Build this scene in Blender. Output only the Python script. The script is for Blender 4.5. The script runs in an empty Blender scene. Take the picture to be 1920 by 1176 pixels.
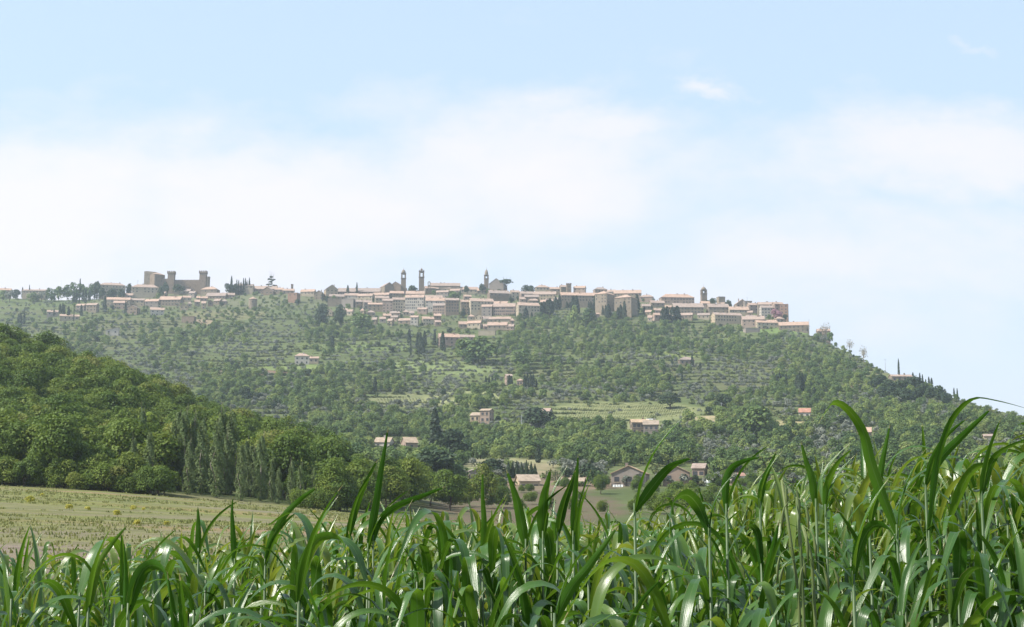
import bpy, math, random
import numpy as np
R = math.radians
random.seed(7); rng = np.random.default_rng(7)
scn = bpy.context.scene; col = scn.collection
# ------------------------------------------------------------------ camera
FPX = 2667.0; CX = 960.0; CY = 588.0; HOR = 950.0
TH = math.atan((HOR - CY) / FPX); cT, sT = math.cos(TH), math.sin(TH)
cam_d = bpy.data.cameras.new('camera'); cam = bpy.data.objects.new('camera', cam_d); col.objects.link(cam)
cam_d.sensor_width = 36; cam_d.lens = 36 * FPX / 1920; cam_d.clip_start = .05; cam_d.clip_end = 30000
cam.location = (0, 0, 0); cam.rotation_euler = (math.pi/2 + TH, 0, 0); scn.camera = cam
# ------------------------------------------------------------------ light and sky
SUN = np.array((-.64, -.20, .74)); SUN /= np.linalg.norm(SUN)
sun_d = bpy.data.lights.new('sun', 'SUN'); sun_d.energy = 4.8; sun_d.angle = R(.6); sun_d.color = (1, .95, .87)
sun = bpy.data.objects.new('sun', sun_d); col.objects.link(sun)
from mathutils import Vector, Matrix
sun.rotation_euler = Vector(SUN).to_track_quat('Z', 'Y').to_euler()
scn.view_settings.view_transform = 'Standard'; scn.view_settings.look = 'None'
scn.view_settings.exposure = .80; scn.view_settings.gamma = 1
SKY_STRENGTH = .12; HAZE = .000115
scn.cycles.volume_bounces = 1; scn.cycles.max_bounces = 7; scn.cycles.diffuse_bounces = 3; scn.cycles.transmission_bounces = 4; scn.cycles.transparent_max_bounces = 4
world = bpy.data.worlds.new('World'); scn.world = world; world.use_nodes = True

def ray(px, py):
    u = (CY - py) / FPX; ry = cT - u*sT
    return (px - CX) / FPX / ry, (sT + u*cT) / ry          # a = X/Y, e = Z/Y

class NT:                                                   # tiny node helper
    def __init__(s, nt): s.nt = nt; nt.nodes.clear()
    def n(s, t, **k):
        o = s.nt.nodes.new(t)
        for a, b in k.items(): setattr(o, a, b)
        return o
    def l(s, a, b): s.nt.links.new(a, b)
    def put(s, sock, v):
        if hasattr(v, 'is_output') or hasattr(v, 'links'): s.l(v, sock)
        else: sock.default_value = v
    def m(s, op, a, b=0., c=None, clamp=False):
        o = s.n('ShaderNodeMath', operation=op, use_clamp=clamp); s.put(o.inputs[0], a); s.put(o.inputs[1], b)
        if c is not None: s.put(o.inputs[2], c)
        return o.outputs[0]
    def mix(s, f, a, b):
        o = s.n('ShaderNodeMix', data_type='RGBA'); s.put(o.inputs[0], f)
        s.put(o.inputs[6], a if not isinstance(a, tuple) else (*a[:3], 1)); s.put(o.inputs[7], b if not isinstance(b, tuple) else (*b[:3], 1))
        return o.outputs[2]
    def noise(s, vec, scale, detail=4, rough=.55):
        o = s.n('ShaderNodeTexNoise'); o.inputs['Scale'].default_value = scale; o.inputs['Detail'].default_value = detail
        o.inputs['Roughness'].default_value = rough
        if vec is not None: s.l(vec, o.inputs['Vector'])
        return o.outputs[0]
    def ramp(s, f, pts):
        o = s.n('ShaderNodeValToRGB'); s.put(o.inputs[0], f); el = o.color_ramp.elements
        while len(el) < len(pts): el.new(.5)
        for e, (p, c) in zip(el, pts): e.position = p; e.color = (*c, 1) if not isinstance(c, float) else (c, c, c, 1)
        return o.outputs[0]

w = NT(world.node_tree)
sky = w.n('ShaderNodeTexSky', sky_type='NISHITA', sun_disc=False)
sky.sun_elevation = math.asin(SUN[2]); sky.sun_rotation = math.atan2(SUN[0], SUN[1]); sky.air_density = 1.; sky.dust_density = 1.2; sky.ozone_density = 1.5
tc = w.n('ShaderNodeTexCoord'); sep = w.n('ShaderNodeSeparateXYZ'); w.l(tc.outputs['Generated'], sep.inputs[0])
yy = w.m('MAXIMUM', w.m('ABSOLUTE', sep.outputs[1]), .05)
aa = w.m('DIVIDE', sep.outputs[0], yy); ee = w.m('DIVIDE', sep.outputs[2], yy)
cmb = w.n('ShaderNodeCombineXYZ'); w.l(aa, cmb.inputs[0]); w.l(w.m('MULTIPLY', ee, 1.9), cmb.inputs[1])
nz = w.noise(cmb.outputs[0], 7.0, 8, .6); nz2 = w.noise(cmb.outputs[0], 2.2, 4, .55)
wx = w.m('MULTIPLY', w.m('SUBTRACT', w.noise(cmb.outputs[0], 9., 6, .65), .5), .12); wy = w.m('MULTIPLY', w.m('SUBTRACT', w.noise(cmb.outputs[0], 13., 6, .65), .5), .05)
aa0, ee0 = aa, ee; aa = w.m('ADD', aa, wx); ee = w.m('ADD', ee, wy)
field = None                                               # cloud banks: centre and radii in photo pixels
for (cx, cy, rx, ry_, s) in [(960,330,400,150,.92),(560,390,520,140,1.),(60,400,330,165,1.1),(300,500,760,150,.72),(1120,240,200,60,.8),
                             (1860,285,330,95,1.),(1700,470,620,110,.66),(1325,180,62,18,.62),(1805,98,40,12,.36),(1250,560,700,110,.55),(1060,190,160,40,.5)]:
    a0, e0 = ray(cx, cy)
    d = w.m('ADD', w.m('POWER', w.m('ABSOLUTE', w.m('DIVIDE', w.m('SUBTRACT', aa, a0), rx/FPX)), 2.), w.m('POWER', w.m('ABSOLUTE', w.m('DIVIDE', w.m('SUBTRACT', ee, e0), ry_/FPX)), 2.))
    g = w.m('MULTIPLY', w.m('EXPONENT', w.m('MULTIPLY', d, -.9)), s)
    field = g if field is None else w.m('MAXIMUM', field, g)
cl = w.m('ADD', w.m('MULTIPLY', field, 1.05), w.m('ADD', w.m('MULTIPLY', w.m('SUBTRACT', nz, .5), 1.35), w.m('MULTIPLY', w.m('SUBTRACT', nz2, .5), .8)))
cloud = w.ramp(cl, [(.16, 0.), (.42, .32), (.7, .72), (1.05, .92)])
grad = w.m('MULTIPLY', w.m('SUBTRACT', .42, ee0), 1.6, clamp=True)   # paler air towards the horizon
skyc = w.n('ShaderNodeMix', data_type='RGBA', blend_type='MULTIPLY'); skyc.inputs[0].default_value = 1; w.l(sky.outputs[0], skyc.inputs[6]); skyc.inputs[7].default_value = (1.0,1.0,1.0,1)
CLOUD = (4.85, 4.66, 4.92); AIR = (3.2, 4.08, 5.0)
base = w.mix(w.m('ADD', w.m('MULTIPLY', grad, .22), .76), skyc.outputs[2], AIR)
base = w.mix(w.m('MULTIPLY', w.m('MULTIPLY', w.m('SUBTRACT', .27, ee0), 4.2, clamp=True), .72), base, (4.35, 4.5, 4.95))
fin = w.mix(cloud, base, CLOUD)
bg = w.n('ShaderNodeBackground'); bg.inputs[1].default_value = SKY_STRENGTH; w.l(fin, bg.inputs[0])
wo = w.n('ShaderNodeOutputWorld'); w.l(bg.outputs[0], wo.inputs[0])

# ------------------------------------------------------------------ terrain function
def rz(px, row, Y): a, e = ray(px, row); return e*Y
def plane(X, Y=None): return -1.45 + np.where(X > 0, .13*X, .06*X)
YK = np.array([14, 40, 100, 200, 260, 330, 380, 480, 600, 800, 1050, 1350, 1600, 1800.])
MAIN = [890, 850, 785, 700, 620, 560, 525]
COLS = {-700: [1030,950,892,800,650,560,650,720]+MAIN[2:], 0: [1030,955,910,848,742,672,705,760]+MAIN[2:], 200: [1032,963,921,860,775,727,770,790]+MAIN[2:],
        380: [1034,972,937,890,838,812,832,830]+MAIN[2:], 560: [1034,982,952,920,880,862,856,838]+MAIN[2:], 700: [1034,990,966,946,918,902,875,845]+MAIN[2:],
        850: [1034,1000,985,965,946,930,890,850]+MAIN[2:], 1100: [1034,1004,990,970,950,935,890,850]+MAIN[2:], 2700: [1020,1000,985,965,945,930,890,850]+MAIN[2:]}
CA = []; CZ = []
for px, rows in COLS.items():
    a = (px - CX)/FPX/1.0
    z = [float(plane(np.array(a*14)))] + [rz(960, r, Y) for r, Y in zip(rows, YK[1:])]
    CA.append(a); CZ.append(z)
CA = np.array(CA); CZ = np.array(CZ)
RIDGE = [(-700,560),(0,556),(100,560),(180,557),(270,552),(330,553),(420,556),(520,550),(620,560),(700,558),(760,553),(860,550),(960,552),(1060,557),(1160,566),(1230,573),(1300,572),(1400,584),(1470,600),(1520,624),(1560,640),(1600,660),(1640,690),(1680,706),(1740,728),(1800,752),(1850,768),(1920,785),(2100,820),(2700,880)]
RA = np.array([ray(*p)[0] for p in RIDGE]); RE = np.array([ray(*p)[1] for p in RIDGE])
EK = np.array([ray(960, r)[1] for r in MAIN]); EY = YK[7:]
TERR = [(395,760,575,705),(880,1330,780,900),(1330,1650,810,940),(1380,1680,600,720),(640,1000,650,760)]   # terraced parts, photo pixels
def smst(x): x = np.clip(x, 0, 1); return x*x*(3-2*x)
def undul(X, Y):
    return (1.8*np.sin(X*.013+1.3*np.sin(Y*.006))+1.3*np.sin(Y*.017+X*.009)+.8*np.sin(X*.041-Y*.02)) * smst((Y-420)/200)
def G(X, Y):
    X = np.asarray(X, float); Y = np.asarray(Y, float); X, Y = np.broadcast_arrays(X, Y)
    Ys = np.maximum(Y, 14.); a = np.clip(X/Ys, -.62, .62)
    # terraces: flatten Y into treads and banks
    T = 17.; ph = Ys + 5*np.sin(a*31) + 4*np.sin(a*67+2); k = np.floor(ph/T); t = ph/T - k
    Yt = Ys + ((k + .35*np.clip(t/.72,0,1) + .65*smst((t-.72)/.28))*T - ph)
    tm = smst((Ys-560)/80)*(1-smst((Ys-1480)/100))*.9
    Yq = Ys*(1-tm) + Yt*tm
    zs = np.stack([np.interp(Yq, YK, c) for c in CZ])
    idx = np.clip(np.searchsorted(CA, a) - 1, 0, len(CA)-2); f = (a-CA[idx])/(CA[idx+1]-CA[idx])
    f = np.clip(f, 0, 1)
    z = np.take_along_axis(zs, idx[None], 0)[0]*(1-f) + np.take_along_axis(zs, (idx+1)[None], 0)[0]*f
    er = np.interp(a, RA, RE); yr = np.interp(er, EK, EY); d = Ys - yr
    zr = er*yr - .25*np.maximum(0, d-12) - .02*np.maximum(0, d)
    z = np.where((d > 0) & (Ys > 480), np.maximum(np.minimum(zr, z), -20.), z)
    z = z + undul(X, Y)
    return np.where(Y <= 14, plane(X) * 1.0, z)
def proj(X, Y, Z):
    zc = Y*cT + Z*sT; return CX + FPX*X/zc, CY - FPX*(-Y*sT + Z*cT)/zc
_Y = np.concatenate([np.arange(150, 420, 2.), np.arange(420, 1750, 1.)])
def hit(px, py, ymin=425, ymax=1740):
    a, e = ray(px, py); Y = _Y[(_Y >= ymin) & (_Y <= ymax)]; g = G(a*Y, Y)
    ok = np.nonzero(g >= e*Y)[0]
    if len(ok): Yh = Y[ok[0]]
    else: Yh = Y[np.argmax(g/Y)]
    return a*Yh, Yh, float(G(a*Yh, Yh))

# ------------------------------------------------------------------ object helpers
def tag(o, label=None, cat=None, group=None, kind=None):
    if label: o['label'] = label
    if cat: o['category'] = cat
    if group: o['group'] = group
    if kind: o['kind'] = kind
    return o
def link(name, me, parent=None, loc=(0,0,0), rot=(0,0,0), sc=(1,1,1)):
    o = bpy.data.objects.new(name, me); col.objects.link(o); o.location = loc; o.rotation_euler = rot; o.scale = sc
    if parent: o.parent = parent
    return o
def empty(name, loc, rz_=0., sc=(1,1,1)): return link(name, None, None, loc, (0,0,rz_), sc)
def npmesh(name, V, F, mat, tint=None, uv=None, smooth=False, color=None, extra=None):
    V = np.asarray(V, np.float32); F = np.asarray(F, np.int32); k = F.shape[1]
    me = bpy.data.meshes.new(name); me.vertices.add(len(V)); me.vertices.foreach_set('co', V.ravel())
    me.loops.add(F.size); me.loops.foreach_set('vertex_index', F.ravel())
    me.polygons.add(len(F)); me.polygons.foreach_set('loop_start', np.arange(0, F.size, k, dtype=np.int32))
    me.polygons.foreach_set('loop_total', np.full(len(F), k, np.int32))
    if smooth: me.polygons.foreach_set('use_smooth', np.ones(len(F), bool))
    if uv is not None:
        u = me.uv_layers.new(name='UVMap'); u.data.foreach_set('uv', np.asarray(uv, np.float32)[F.ravel()].ravel())
    if tint is not None:
        at = me.attributes.new('tint', 'FLOAT', 'POINT'); at.data.foreach_set('value', np.asarray(tint, np.float32))
    if color is not None:
        at = me.attributes.new('Col', 'FLOAT_COLOR', 'POINT'); at.data.foreach_set('color', np.asarray(color, np.float32).ravel())
    if extra is not None:
        at = me.attributes.new('field', 'FLOAT', 'POINT'); at.data.foreach_set('value', np.asarray(extra, np.float32))
    me.materials.append(mat); me.update(calc_edges=True); me.validate(); return me
class MB:
    def __init__(s): s.v = []; s.f = []
    def add(s, v, f): n = len(s.v); s.v += [tuple(p) for p in v]; s.f += [[i+n for i in q] for q in f]; return s
    def box(s, x0, x1, y0, y1, z0, z1):
        return s.add([(x0,y0,z0),(x1,y0,z0),(x1,y1,z0),(x0,y1,z0),(x0,y0,z1),(x1,y0,z1),(x1,y1,z1),(x0,y1,z1)],
                     [(0,3,2,1),(4,5,6,7),(0,1,5,4),(1,2,6,5),(2,3,7,6),(3,0,4,7)])
    def prism(s, pts, axis, c0, c1):          # polygon pts extruded along axis 'y' or 'x'
        n = len(pts)
        if axis == 'y': a = [(p[0],c0,p[1]) for p in pts]; b = [(p[0],c1,p[1]) for p in pts]
        else: a = [(c0,p[0],p[1]) for p in pts]; b = [(c1,p[0],p[1]) for p in pts]
        return s.add(a+b, [tuple(range(n)), tuple(range(2*n-1,n-1,-1))] + [(i,(i+1)%n,(i+1)%n+n,i+n)[::-1] for i in range(n)])
    def lathe(s, prof, n=12, cx=0, cy=0, ph=0):
        v = []; f = []
        for r, z in prof: v += [(cx+r*math.cos(ph+2*math.pi*i/n), cy+r*math.sin(ph+2*math.pi*i/n), z) for i in range(n)]
        for j in range(len(prof)-1): f += [(j*n+i, j*n+(i+1)%n, (j+1)*n+(i+1)%n, (j+1)*n+i) for i in range(n)]
        f += [tuple(range(n-1,-1,-1)), tuple(range((len(prof)-1)*n, len(prof)*n))]
        return s.add(v, f)
    def tube(s, pts, radii, n=6):
        v = []; f = []
        for k, (p, r) in enumerate(zip(pts, radii)):
            q = Vector(pts[min(k+1, len(pts)-1)]) - Vector(pts[max(k-1, 0)]); q = q.normalized()
            u = q.cross(Vector((0,1,0))) if abs(q.y) < .9 else q.cross(Vector((1,0,0))); u.normalize(); w_ = q.cross(u)
            v += [tuple(Vector(p) + r*(math.cos(2*math.pi*i/n)*u + math.sin(2*math.pi*i/n)*w_)) for i in range(n)]
        for j in range(len(pts)-1): f += [(j*n+i, j*n+(i+1)%n, (j+1)*n+(i+1)%n, (j+1)*n+i) for i in range(n)]
        f += [tuple(range(n-1,-1,-1)), tuple(range((len(pts)-1)*n, len(pts)*n))]
        return s.add(v, f)
    def mesh(s, name, mat, smooth=False):
        me = bpy.data.meshes.new(name); me.from_pydata(s.v, [], s.f); me.materials.append(mat)
        if smooth: me.polygons.foreach_set('use_smooth', np.ones(len(me.polygons), bool))
        me.update(); return me
    def build(s, name, mat, parent=None, smooth=False, **k): return link(name, s.mesh(name, mat, smooth), parent, **k)
def copy_tree(o, parent=None):
    c = o.copy(); col.objects.link(c); c.parent = parent
    for ch in list(o.children): copy_tree(ch, c)
    return c

# ------------------------------------------------------------------ materials
def mat(name): m = bpy.data.materials.new(name); m.use_nodes = True; return m, NT(m.node_tree)
def out(t, sh): o = t.n('ShaderNodeOutputMaterial'); t.l(sh, o.inputs[0])
def bsdf(t, c, rough=.9, spec=.2):
    b = t.n('ShaderNodeBsdfPrincipled'); t.put(b.inputs['Base Color'], c if not isinstance(c, tuple) else (*c, 1))
    t.put(b.inputs['Roughness'], rough); b.inputs['Specular IOR Level'].default_value = spec; return b
def wallmat(name, c, var=.35, grit=.5):
    m, t = mat(name); tc = t.n('ShaderNodeTexCoord'); oi = t.n('ShaderNodeObjectInfo')
    n1 = t.noise(tc.outputs['Object'], .35, 5, .65); n2 = t.noise(tc.outputs['Object'], 2.2, 3, .6)
    c = tuple(x*.78 for x in c); dark = tuple(x*(1-var) for x in c); lite = tuple(min(1, x*(1+var*.45)) for x in c)
    k = t.m('ADD', t.m('MULTIPLY', n1, .7), t.m('MULTIPLY', n2, .3)); cc = t.ramp(k, [(.34, dark), (.5, c), (.66, lite)])
    h = t.n('ShaderNodeHueSaturation'); t.l(cc, h.inputs['Color']); t.l(t.m('ADD', .88, t.m('MULTIPLY', oi.outputs['Random'], .2)), h.inputs['Value'])
    out(t, bsdf(t, h.outputs[0], .95, .1).outputs[0]); return m
W = dict(stone=wallmat('rubble_stone', (.29,.235,.175)), brown=wallmat('brown_stone', (.25,.19,.14)), cream=wallmat('cream_plaster', (.47,.39,.285), .25),
         white=wallmat('pale_plaster', (.54,.48,.41), .2), pink=wallmat('pink_plaster', (.39,.29,.23), .25), ochre=wallmat('ochre_plaster', (.46,.365,.25), .25),
         brick=wallmat('brick', (.34,.215,.155), .3), grey=wallmat('grey_plaster', (.33,.28,.24), .2))
def roofmat(name, c):
    m, t = mat(name); tc = t.n('ShaderNodeTexCoord'); oi = t.n('ShaderNodeObjectInfo')
    wv = t.n('ShaderNodeTexWave', wave_type='BANDS', bands_direction='X'); wv.inputs['Scale'].default_value = 1.3; wv.inputs['Distortion'].default_value = .6
    t.l(tc.outputs['Object'], wv.inputs['Vector'])
    n1 = t.noise(tc.outputs['Object'], .6, 5, .7); k = t.m('ADD', t.m('MULTIPLY', n1, .85), t.m('MULTIPLY', wv.outputs['Fac'], .15))
    cc = t.ramp(k, [(.33, tuple(x*.6 for x in c)), (.52, c), (.7, tuple(min(1, x*1.25) for x in c))])
    h = t.n('ShaderNodeHueSaturation'); t.l(cc, h.inputs['Color']); t.l(t.m('ADD', .8, t.m('MULTIPLY', oi.outputs['Random'], .35)), h.inputs['Value'])
    t.l(t.m('ADD', .7, t.m('MULTIPLY', oi.outputs['Random'], .35)), h.inputs['Saturation'])
    out(t, bsdf(t, h.outputs[0], .9, .15).outputs[0]); return m
ROOF = roofmat('clay_tiles', (.335,.235,.18)); ROOFRED = roofmat('red_clay_tiles', (.32,.16,.11)); ROOFGREY = roofmat('old_grey_tiles', (.34,.27,.215)); ROOFTAN = roofmat('tan_tiles', (.36,.26,.17))
def flat(name, c, rough=.6, spec=.3):
    m, t = mat(name); tc = t.n('ShaderNodeTexCoord'); n = t.noise(tc.outputs['Object'], 3, 4)
    cc = t.ramp(n, [(.3, tuple(x*.85 for x in c)), (.7, tuple(min(1, x*1.1) for x in c))]); out(t, bsdf(t, cc, rough, spec).outputs[0]); return m
GLASS = flat('dark_window', (.05,.05,.055), .25, .5); WHITE = flat('white_paint', (.8,.8,.78)); METAL = flat('dull_metal', (.35,.36,.37), .5); WOODM = flat('old_wood', (.16,.12,.09), .9)
TYRE = flat('rubber', (.03,.03,.03), .9); REDP = flat('red_cloth', (.6,.06,.04)); BARK = flat('bark', (.11,.085,.065), .95, .1); BARKP = flat('pale_bark', (.24,.21,.17), .95, .1)
def folmat(name, pts, trans=.28, rough=.65):
    m, t = mat(name); at = t.n('ShaderNodeAttribute', attribute_name='tint'); oi = t.n('ShaderNodeObjectInfo')
    k = t.m('ADD', t.m('MULTIPLY', at.outputs['Fac'], .5), t.m('MULTIPLY', oi.outputs['Random'], .5))
    cc = t.ramp(k, pts); b = bsdf(t, cc, rough, .25)
    tr = t.n('ShaderNodeBsdfTranslucent'); h = t.n('ShaderNodeHueSaturation'); t.l(cc, h.inputs['Color']); h.inputs['Value'].default_value = 1.25; h.inputs['Hue'].default_value = .49
    t.l(h.outputs[0], tr.inputs[0]); mx = t.n('ShaderNodeMixShader'); mx.inputs[0].default_value = trans; t.l(b.outputs[0], mx.inputs[1]); t.l(tr.outputs[0], mx.inputs[2])
    out(t, mx.outputs[0]); return m
F_WOOD = folmat('wood_leaves', [(0,(.034,.068,.009)),(.3,(.064,.112,.012)),(.55,(.098,.15,.016)),(.8,(.145,.185,.023)),(1,(.18,.165,.045))], .3)
F_BROAD = folmat('broadleaf_leaves', [(0,(.026,.056,.022)),(.3,(.055,.10,.03)),(.6,(.11,.165,.042)),(.85,(.22,.27,.07)),(1,(.21,.175,.09))], .3)
F_OLIVE = folmat('olive_leaves', [(0,(.085,.10,.078)),(.5,(.16,.175,.135)),(1,(.25,.25,.19))], .2)
F_CYP = folmat('cypress_leaves', [(0,(.014,.028,.014)),(.5,(.024,.042,.02)),(1,(.038,.06,.026))], .08)
F_DARK = folmat('dark_leaves', [(0,(.018,.034,.014)),(.5,(.03,.054,.019)),(1,(.046,.07,.024))], .15)
F_POP = folmat('poplar_leaves', [(0,(.085,.13,.05)),(.5,(.125,.175,.062)),(1,(.16,.205,.08))], .4)
F_LIME = folmat('lime_leaves', [(0,(.13,.2,.03)),(.5,(.19,.26,.035)),(1,(.24,.3,.05))], .35)
F_BARE = folmat('budding_twigs', [(0,(.17,.13,.09)),(.5,(.24,.19,.12)),(1,(.28,.25,.15))], .15)
F_PINK = folmat('pink_blossom', [(0,(.26,.12,.15)),(1,(.42,.24,.27))], .3)
F_YEL = folmat('yellow_flowers', [(0,(.16,.2,.03)),(.4,(.36,.34,.05)),(1,(.5,.46,.1))], .3)
F_SHRUB = folmat('shrub_leaves', [(0,(.05,.075,.03)),(.4,(.095,.125,.042)),(.75,(.165,.19,.06)),(1,(.22,.18,.1))], .28)
F_GRASS = folmat('grass_blades', [(0,(.12,.14,.04)),(.6,(.2,.21,.07)),(1,(.29,.26,.12))], .3)

# ------------------------------------------------------------------ terrain mesh
Yg = np.concatenate([np.arange(-24,14,2.), np.arange(14,200,4.), np.arange(200,420,5.), np.arange(420,600,5.), np.arange(600,1500,2.2), np.arange(1500,1800,6.), np.arange(1800,3000,60.)])
S = np.linspace(-.6, .6, 300)
YY, SS = np.meshgrid(Yg, S, indexing='ij'); XX = SS*(np.maximum(YY,0)+45); ZZ = G(XX, YY)
PX, PY = proj(XX, np.maximum(YY, 1), ZZ)
def vnoise(x, y, seed=0):
    r = np.random.default_rng(seed); o = 0
    for k in range(7):
        fx, fy, p = r.normal(0,1), r.normal(0,1), r.uniform(0,6.28); o = o + np.sin(x*fx + y*fy + p + 1.3*np.sin(.7*(x*fy - y*fx)+p))
    return o/7
nA = vnoise(XX/28, YY/22, 3); nB = vnoise(XX/9, YY/7, 4); nC = vnoise(XX/70, YY/60, 9)
c = np.empty(XX.shape+(3,)); g1 = np.array((.06,.078,.028)); g2 = np.array((.095,.115,.04)); g3 = np.array((.12,.105,.06))
t1 = smst(nA*1.3+.5)[...,None]; t2 = smst((nB+nC)*1.6-.05)[...,None]
c[:] = (g1*(1-t1)+g2*t1)*(1-.65*t2)+g3*.65*t2
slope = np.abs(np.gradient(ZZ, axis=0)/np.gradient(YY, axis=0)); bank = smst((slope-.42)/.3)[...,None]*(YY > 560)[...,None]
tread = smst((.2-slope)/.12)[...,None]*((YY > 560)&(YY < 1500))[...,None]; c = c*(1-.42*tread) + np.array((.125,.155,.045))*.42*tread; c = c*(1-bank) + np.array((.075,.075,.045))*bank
ZONES = [(1175,772,150,20,(.25,.255,.115)),(1330,790,48,11,(.36,.29,.17)),(1470,797,85,10,(.36,.30,.16)),(1190,799,120,9,(.23,.235,.11)),(950,870,105,12,(.34,.31,.17)),(1010,890,40,22,(.28,.23,.14)),
         (760,752,80,14,(.23,.23,.11)),(860,862,40,10,(.3,.25,.16)),(990,955,190,44,(.14,.10,.072)),(1040,905,150,16,(.22,.15,.11)),(470,698,80,5,(.22,.14,.1)),
         (1598,728,22,9,(.33,.2,.14)),(700,650,110,8,(.14,.18,.06)),(420,590,90,10,(.18,.165,.085)),(385,604,25,5,(.33,.24,.17)),(1270,664,60,6,(.22,.26,.08)),(1500,620,120,7,(.17,.24,.07)),
         (680,868,60,14,(.25,.18,.12)),(870,745,80,12,(.28,.29,.13)),(560,690,80,6,(.2,.25,.08)),(1560,700,120,14,(.2,.2,.1)),(820,690,120,14,(.19,.23,.09))]
for (cx, cy, rx, ry_, cc) in ZONES:
    d = ((PX-cx)/rx)**2 + ((PY-cy)/ry_)**2; m_ = smst((1.15-d+.35*nB)*2.2)*(YY > 210); m_ = m_[...,None]
    c = c*(1-m_) + np.array(cc)*m_*(.78+.12*nB[...,None])
tw = smst((590-PY)/25)*(PX > 180)*(PX < 1520)*.6; tw = tw[...,None]; c = c*(1-tw) + np.array((.13,.12,.08))*tw
near = (YY <= 12)[...,None]; c = np.where(near, np.array((.06,.05,.035)), c)
fieldmask = smst((YY-12)/4)*(1-smst((YY-204)/6)); c4 = np.concatenate([c, np.ones(c.shape[:2]+(1,))], -1)
ni, nj = XX.shape; I = np.arange(ni*nj).reshape(ni, nj)
F = np.stack([I[:-1,:-1], I[:-1,1:], I[1:,1:], I[1:,:-1]], -1).reshape(-1,4)
m, t = mat('ground_soil_grass'); at = t.n('ShaderNodeAttribute', attribute_name='Col'); af = t.n('ShaderNodeAttribute', attribute_name='field'); gm = t.n('ShaderNodeNewGeometry')
mp = t.n('ShaderNodeMapping'); mp.inputs['Scale'].default_value = (.35,.9,1); t.l(gm.outputs['Position'], mp.inputs[0])
n1 = t.noise(mp.outputs[0], .09, 6, .62); n2 = t.noise(gm.outputs['Position'], 1.1, 8, .78); n3 = t.noise(mp.outputs[0], .5, 4, .6)
soil = t.ramp(n2, [(.3,(.13,.10,.08)),(.55,(.2,.16,.13)),(.75,(.28,.235,.195))]); rust = t.mix(t.ramp(t.noise(mp.outputs[0], .06, 3), [(.52,0.),(.62,.6)]), soil, (.27,.15,.07))
grass = t.ramp(n3, [(.3,(.07,.09,.022)),(.5,(.13,.145,.04)),(.7,(.2,.195,.07))])
sp_ = t.n('ShaderNodeSeparateXYZ'); t.l(gm.outputs['Position'], sp_.inputs[0]); dist_ = t.m('MULTIPLY', t.m('SUBTRACT', 75., sp_.outputs[1]), .0022, clamp=True)
gk = t.ramp(t.m('SUBTRACT', t.m('ADD', t.m('MULTIPLY', n1, .75), t.m('MULTIPLY', n2, .35)), dist_), [(.38,0.),(.6,.95)])
fld = t.mix(gk, rust, grass)
n4 = t.noise(gm.outputs['Position'], .22, 5, .7); hil = t.mix(t.ramp(n4, [(.4,0.),(.62,.55)]), at.outputs['Color'], (.085,.11,.04))
cc = t.mix(af.outputs['Fac'], hil, fld); b = bsdf(t, cc, .95, .1)
bp = t.n('ShaderNodeBump'); bp.inputs['Strength'].default_value = .6; bp.inputs['Distance'].default_value = .3; t.l(n2, bp.inputs['Height']); t.l(bp.outputs[0], b.inputs['Normal']); out(t, b.outputs[0])
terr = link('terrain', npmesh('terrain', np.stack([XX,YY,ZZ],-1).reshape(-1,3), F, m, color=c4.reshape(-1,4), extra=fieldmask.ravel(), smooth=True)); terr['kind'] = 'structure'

# ------------------------------------------------------------------ foliage builders
def quads(P, N, size, rot=None, aspect=1.):
    """leaf cards: centres P, normals N"""
    n = len(P); N = N/np.linalg.norm(N, axis=1, keepdims=True); r = rng.normal(size=(n,3)); u = np.cross(N, r); u /= np.linalg.norm(u, axis=1, keepdims=True)+1e-9; v = np.cross(N, u)
    s = (size*rng.uniform(.6, 1.3, n))[:,None]; u = u*s; v = v*s*aspect
    V = np.stack([P-u-v*.2, P-v, P+u+v*.2, P+v], 1).reshape(-1,3)
    return V, np.arange(n*4).reshape(n,4)
def crown(rx, rz_, zc, nb, nl, size, br=.42, flatb=.5, jit=.9, seed=0):
    r = np.random.default_rng(seed); cs = []
    while len(cs) < nb:
        p = r.uniform(-1,1,3)
        if .25 < (p**2).sum() < 1 and p[2] > -flatb-.1: cs.append(p)
    cs = np.array(cs); tb = r.uniform(0,1,nb); rad = r.uniform(.7,1.2,nb)*br; k = r.choice(nb, nl, p=rad**2/(rad**2).sum())
    d = r.normal(size=(nl,3)); d /= np.linalg.norm(d, axis=1, keepdims=True); d[:,2] = np.where(d[:,2] < -.5, -d[:,2], d[:,2])
    rr = rad[k]*r.uniform(.72, 1.1, nl); p = cs[k]*(1-br*.8) + d*rr[:,None]; P = p*np.array((rx,rx,rz_)); P[:,2] += zc
    N = d + r.normal(size=(nl,3))*jit*.5 + np.array((0,0,.25)); V, Fq = quads(P, N, size)
    return V, Fq, np.repeat(np.clip(tb[k]*.75+r.uniform(0,.25,nl), 0, 1), 4)
def spindle(w_, h, nl, size, seed=0, base=.06, p=.6, wob=.12):
    r = np.random.default_rng(seed); t = r.uniform(0,1,nl)**.85; th = r.uniform(0,6.283,nl)
    prof = np.minimum(1, (t/.12+.3))*(1-t**1.8)**p; prof = prof*(1+wob*np.sin(t*19+th*3)+r.normal(0,.06,nl))
    rad = w_/2*prof*r.uniform(.75,1.05,nl); P = np.stack([rad*np.cos(th), rad*np.sin(th), h*(base+(1-base)*t)], 1)
    N = np.stack([np.cos(th), np.sin(th), .35+0*th],1)+r.normal(size=(nl,3))*.45; V, Fq = quads(P, N, size)
    tb = .5+.3*np.sin(th*2+t*9)+r.uniform(-.2,.2,nl); return V, Fq, np.repeat(np.clip(tb,0,1),4)
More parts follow.
